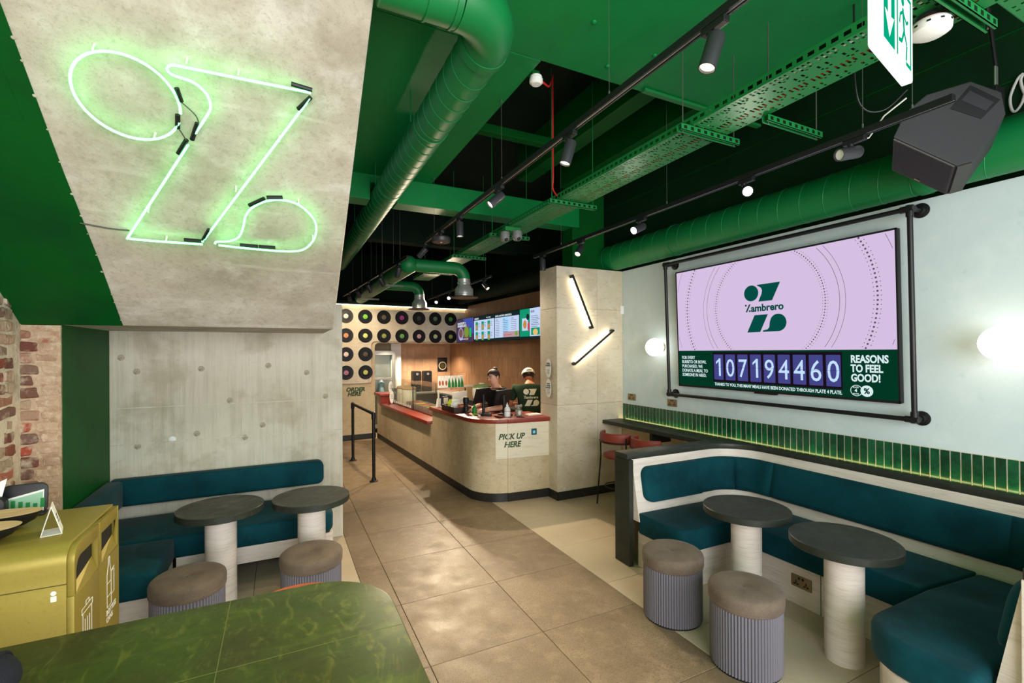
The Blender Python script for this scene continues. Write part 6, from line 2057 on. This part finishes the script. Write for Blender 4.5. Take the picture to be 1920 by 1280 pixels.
def person(name_label, a, q, rz, P, mskin, mcloth, sleeve=True):
    """P: joint positions in local metres, x right of the figure, y forward, z up"""
    t = Bthing('person', name_label, 'person', a, q, 0, rz)
    nodes, edges = [], []

    def add(p, r, par=None):
        nodes.append((V(p), r))
        if par is not None: edges.append((par, len(nodes) - 1))
        return len(nodes) - 1
    pel = add(P['pelvis'], (.135, .105))
    sp1 = add(P['spine'], (.125, .10), pel)
    ch = add(P['chest'], (.115, .085), sp1)
    nk0 = add(V(P['neck0']) + V((0, 0, .01)), (.056, .056), ch)
    nk = add(P['neck'], (.052, .054), nk0)
    h0 = add(P['head0'], (.066, .072), nk)
    h1 = add(P['head1'], (.077, .092), h0)
    h2 = add(P['head2'], (.066, .080), h1)
    # nose, chin and ears grow from the head
    hx, hy = V((1, 0, 0)), V(P['face'])
    for s in (-1, 1):
        sh = add(P['sh%+d' % s], .066, ch)
        el_ = add(P['el%+d' % s], (.046, .044), sh)
        wr_ = add(P['wr%+d' % s], (.029, .026), el_)
        dd = (V(P['wr%+d' % s]) - V(P['el%+d' % s])).normalized()
        up = V((0, 0, 1)) - dd * dd.z
        up.normalize()
        sd = dd.cross(up) * s
        pl = add(V(P['wr%+d' % s]) + dd * .055, (.036, .018), wr_)
        fn_, fe = finger_nodes(V(P['wr%+d' % s]) + dd * .06, dd, sd, up, .075)
        o0 = len(nodes)
        nodes += fn_
        for i, j in fe: edges.append((pl if i < 0 else i + o0, j + o0))
        hp = add((s * .095, P['pelvis'][1], P['pelvis'][2] - .06), .10, pel)
        kn = add((s * .10, P['pelvis'][1] + .02, .49), .062, hp)
        an = add((s * .10, P['pelvis'][1] - .01, .09), .042, kn)
        add((s * .11, P['pelvis'][1] + .13, .035), .034, an)
    body = skin('body', nodes, edges, mskin, t)
    # facial features
    c = V(P['head1'])
    f = hy.normalized()
    sdv = f.cross(V((0, 0, 1))).normalized()
    upv = sdv.cross(f).normalized()
    nose = MB().tube([c + f * .084 + upv * .012, c + f * .094 - upv * .008, c + f * .103 - upv * .022, c + f * .090 - upv * .030], [.007, .008, .0105, .007], 10).build('nose', mskin, body)
    for s in (-1, 1):
        MB().sphere(c + f * .078 + sdv * s * .030 + upv * .010, .0125, 12, 8, (1, 1, .7)).build('eyelid', mskin, body)
        MB().tube([c + f * .083 + sdv * s * .019 + upv * .006, c + f * .0905 + sdv * s * .030 + upv * .0025, c + f * .083 + sdv * s * .042 + upv * .006], .0022, 6).build('eyelash', M['hair'], body)
        MB().tube([c + f * .084 + sdv * s * .015 + upv * .030, c + f * .086 + sdv * s * .033 + upv * .034, c + f * .074 + sdv * s * .048 + upv * .027], .0028, 6).build('eyebrow', M['hair'], body)
        MB().sphere(c + sdv * s * .078 - upv * .012 - f * .005, .026, 12, 8, (.5, .7, 1.15)).build('ear', mskin, body)
    MB().tube([c + f * .076 - sdv * .020 - upv * .050, c + f * .086 - upv * .048, c + f * .076 + sdv * .020 - upv * .050], [.003, .0055, .003], 8).build('mouth', M['lips'], body)
    # shirt: torso and short sleeves
    sn, se = [], []

    def ad(p, r, par=None):
        sn.append((V(p), r))
        if par is not None: se.append((par, len(sn) - 1))
        return len(sn) - 1
    wd = P.get('wide', 1)
    a0 = ad(V(P['pelvis']) - V((0, 0, .06)), (.165 * wd, .135))
    a1 = ad(P['spine'], (.160 * wd, .130), a0)
    a2 = ad(P['chest'], (.175 * wd, .135), a1)
    a25 = ad(V(P['chest']) * .45 + V(P['neck0']) * .55, (.135 * wd, .105), a2)
    a3 = ad(V(P['neck0']) + V((0, 0, P.get('collar', -.004))), (.066 * P.get('wide', 1), .064), a25)
    for s in (-1, 1):
        b0 = ad(P['sh%+d' % s], .086, a2)
        m_ = V(P['sh%+d' % s]) * .25 + V(P['el%+d' % s]) * .75
        ad(m_, .072, b0)
    sh_o = skin('shirt', sn, se, mcloth, t)
    # trousers
    tn, te = [(V(P['pelvis']) - V((0, 0, .0)), (.150, .122))], []
    for s in (-1, 1):
        i = len(tn)
        tn += [(V((s * .095, P['pelvis'][1], P['pelvis'][2] - .10)), .108), (V((s * .10, P['pelvis'][1] + .02, .49)), .078), (V((s * .10, P['pelvis'][1] - .01, .10)), .064)]
        te += [(0, i), (i, i + 1), (i + 1, i + 2)]
    skin('trousers', tn, te, M['tee_black'], t)
    for s in (-1, 1):
        MB().sphere((s * .105, P['pelvis'][1] + .06, .045), .05, 16, 10, (.95, 2.6, .9)).build('shoe', M['black_plastic'], t)
    return t, body, sh_o, c, f, sdv, upv


PF_ = {'pelvis': (0, -.02, .93), 'spine': (0, -.01, 1.10), 'chest': (0, .015, 1.25), 'neck0': (0, .03, 1.355), 'neck': (0, .045, 1.40), 'head0': (0, .075, 1.435), 'head1': (0, .078, 1.505), 'head2': (0, .062, 1.565), 'face': (0, 1, -.30),
       'sh-1': (-.165, .02, 1.285), 'el-1': (-.235, .14, 1.08), 'wr-1': (-.17, .36, 1.07), 'sh+1': (.165, .02, 1.285), 'el+1': (.235, .12, 1.08), 'wr+1': (.14, .34, 1.065)}
# she faces the counter: towards smaller a and slightly towards the camera
tw, bw, sw, c, f, sdv, upv = person('woman with dark hair in a bun and black T-shirt working behind the tills', 3.13, 6.0, math.radians(106), PF_, M['skin_f'], M['tee_black'])
# hair cap, bun and strands
hm = MB().sphere((0, 0, 0), .0945, 90, 60, (.90, 1.04, .98))
hm.v = [tuple(c + upv * .014 - f * .008 + sdv * x + f * y + upv * z) for x, y, z in hm.v]
keep = MB()
fs = []
for fc in hm.f:
    cc = sum((V(hm.v[i]) for i in fc), V()) / len(fc) - c
    if cc.dot(upv) > 1.15 * cc.dot(f) - .012 and cc.dot(upv) > -.075: fs.append(fc)
keep.v, keep.f = hm.v, fs
hr_ = keep.build('hair', M['hair'], tw)
md = hr_.modifiers.new('thick', 'SOLIDIFY'); md.thickness = .006
MB().sphere(c + upv * .094 - f * .062, .031, 16, 10, (1.1, 1.1, .9)).tube([c + upv * .094 - f * .062 + (sdv * math.cos(2 * PI * k / 16) + f * math.sin(2 * PI * k / 16)) * .026 for k in range(16)], .012, 8, True).build('bun', M['hair'], hr_)
MB().tube([c + upv * .080 - f * .050 + (sdv * math.cos(2 * PI * k / 16) + f * math.sin(2 * PI * k / 16)) * .026 for k in range(16)], .005, 6, True).build('hair_tie', mat('pale_tie', rgb(190, 150, 170), .7), hr_)

PM_ = {'pelvis': (0, .0, .92), 'spine': (0, .02, 1.08), 'chest': (0, .05, 1.25), 'neck0': (0, .10, 1.375), 'neck': (0, .130, 1.40), 'head0': (0, .155, 1.42), 'head1': (0, .185, 1.475), 'head2': (0, .185, 1.54), 'face': (0, 1, -.55), 'wide': 1.22, 'collar': .02,
       'sh-1': (-.215, .07, 1.305), 'el-1': (-.30, .17, 1.05), 'wr-1': (-.18, .37, 1.03), 'sh+1': (.215, .07, 1.305), 'el+1': (.30, .17, 1.05), 'wr+1': (.18, .37, 1.03)}
tm, bm_, sm_, c, f, sdv, upv = person('man with a cream baseball cap and dark green T-shirt seen from behind beside the pillar', 3.70, 6.02, math.radians(-22), PM_, M['skin_m'], M['tee_green'])
PB = mat('short_dark_hair', rgb(46, 30, 24), .8)
hm = MB().sphere((0, 0, 0), .094, 24, 14, (.92, 1.06, .95))
hm.v = [tuple(c + upv * .0 - f * .004 + sdv * x + f * y + upv * z) for x, y, z in hm.v]
k2 = MB(); k2.v = hm.v
k2.f = [fc for fc in hm.f if (sum((V(hm.v[i]) for i in fc), V()) / len(fc) - c).dot(f) < .02 and (sum((V(hm.v[i]) for i in fc), V()) / len(fc) - c).dot(upv) > -.045]
k2.build('hair', PB, tm)
hm = MB().sphere((0, 0, 0), .114, 28, 18, (.95, 1.08, 1.02))
hm.v = [tuple(c + upv * .022 + sdv * x + f * y + upv * z) for x, y, z in hm.v]
k3 = MB(); k3.v = hm.v
def _keep(fc):
    cc = sum((V(hm.v[i]) for i in fc), V()) / len(fc) - c
    u_, b_, s_ = cc.dot(upv), -cc.dot(f), abs(cc.dot(sdv))
    if u_ < .018: return False
    if b_ > .05 and s_ < .042 and u_ < .062 - .25 * s_ and u_ > .034: return False      # strap opening at the back
    return True
k3.f = [fc for fc in hm.f if _keep(fc)]
cp_ = k3.build('cap', M['cream'], tm)
md = cp_.modifiers.new('thick', 'SOLIDIFY'); md.thickness = .004
brim = MB()
n = 16
vs = []
for r_ in (.095, .175):
    for i in range(n + 1):
        a_ = math.radians(-62 + 124 * i / n)
        vs.append(c + upv * (.022 - (.02 if r_ > .1 else 0)) + f * (r_ * math.cos(a_)) + sdv * (r_ * .88 * math.sin(a_) if r_ < .1 else .095 * math.sin(a_)))
brim.add(vs, [(i, i + 1, n + 1 + i + 1, n + 1 + i) for i in range(n)])
bo = brim.build('brim', M['cream'], cp_)
md = bo.modifiers.new('thick', 'SOLIDIFY'); md.thickness = .004
MB().sphere(c + upv * .127, .008, 8, 6).build('cap_button', M['cream'], cp_)
# emblem printed on the back of the shirt, wrapped on the cloth
bpy.context.view_layer.update()
from mathutils.bvhtree import BVHTree
bvh = BVHTree.FromPolygons([v.co for v in sm_.data.vertices], [p.vertices for p in sm_.data.polygons])
tmp = bpy.data.objects.new('tmp', None); link(tmp)
before = set(bpy.data.objects)
logo(tmp, Matrix.Identity(4), .24, mat('shirt_print', rgb(226, 224, 206), .8), True, 0, .0004)
for o in [o for o in bpy.data.objects if o not in before]:
    me = o.data.copy()
    ml = o.matrix_basis.copy()
    bmx = bmesh.new(); bmx.from_mesh(me)
    bmesh.ops.triangulate(bmx, faces=bmx.faces)
    for _ in range(4):
        es = [e for e in bmx.edges if e.calc_length() > .02]
        if not es: break
        bmesh.ops.subdivide_edges(bmx, edges=es, cuts=1)
        bmesh.ops.triangulate(bmx, faces=bmx.faces)
    for v in bmx.verts:
        p = ml @ v.co
        hit = bvh.ray_cast(V((p.x, -1.0, 1.175 + p.y)), V((0, 1, 0)))
        v.co = (hit[0] + V((0, -.003 - p.z, 0))) if hit[0] is not None else V((p.x, -.1, 1.175 + p.y))
    bmx.to_mesh(me); bmx.free()
    no = bpy.data.objects.new('shirt_print', me)
    link(no, sm_)
    bpy.data.objects.remove(o, do_unlink=True)
bpy.data.objects.remove(tmp, do_unlink=True)
bpy.context.view_layer.update()
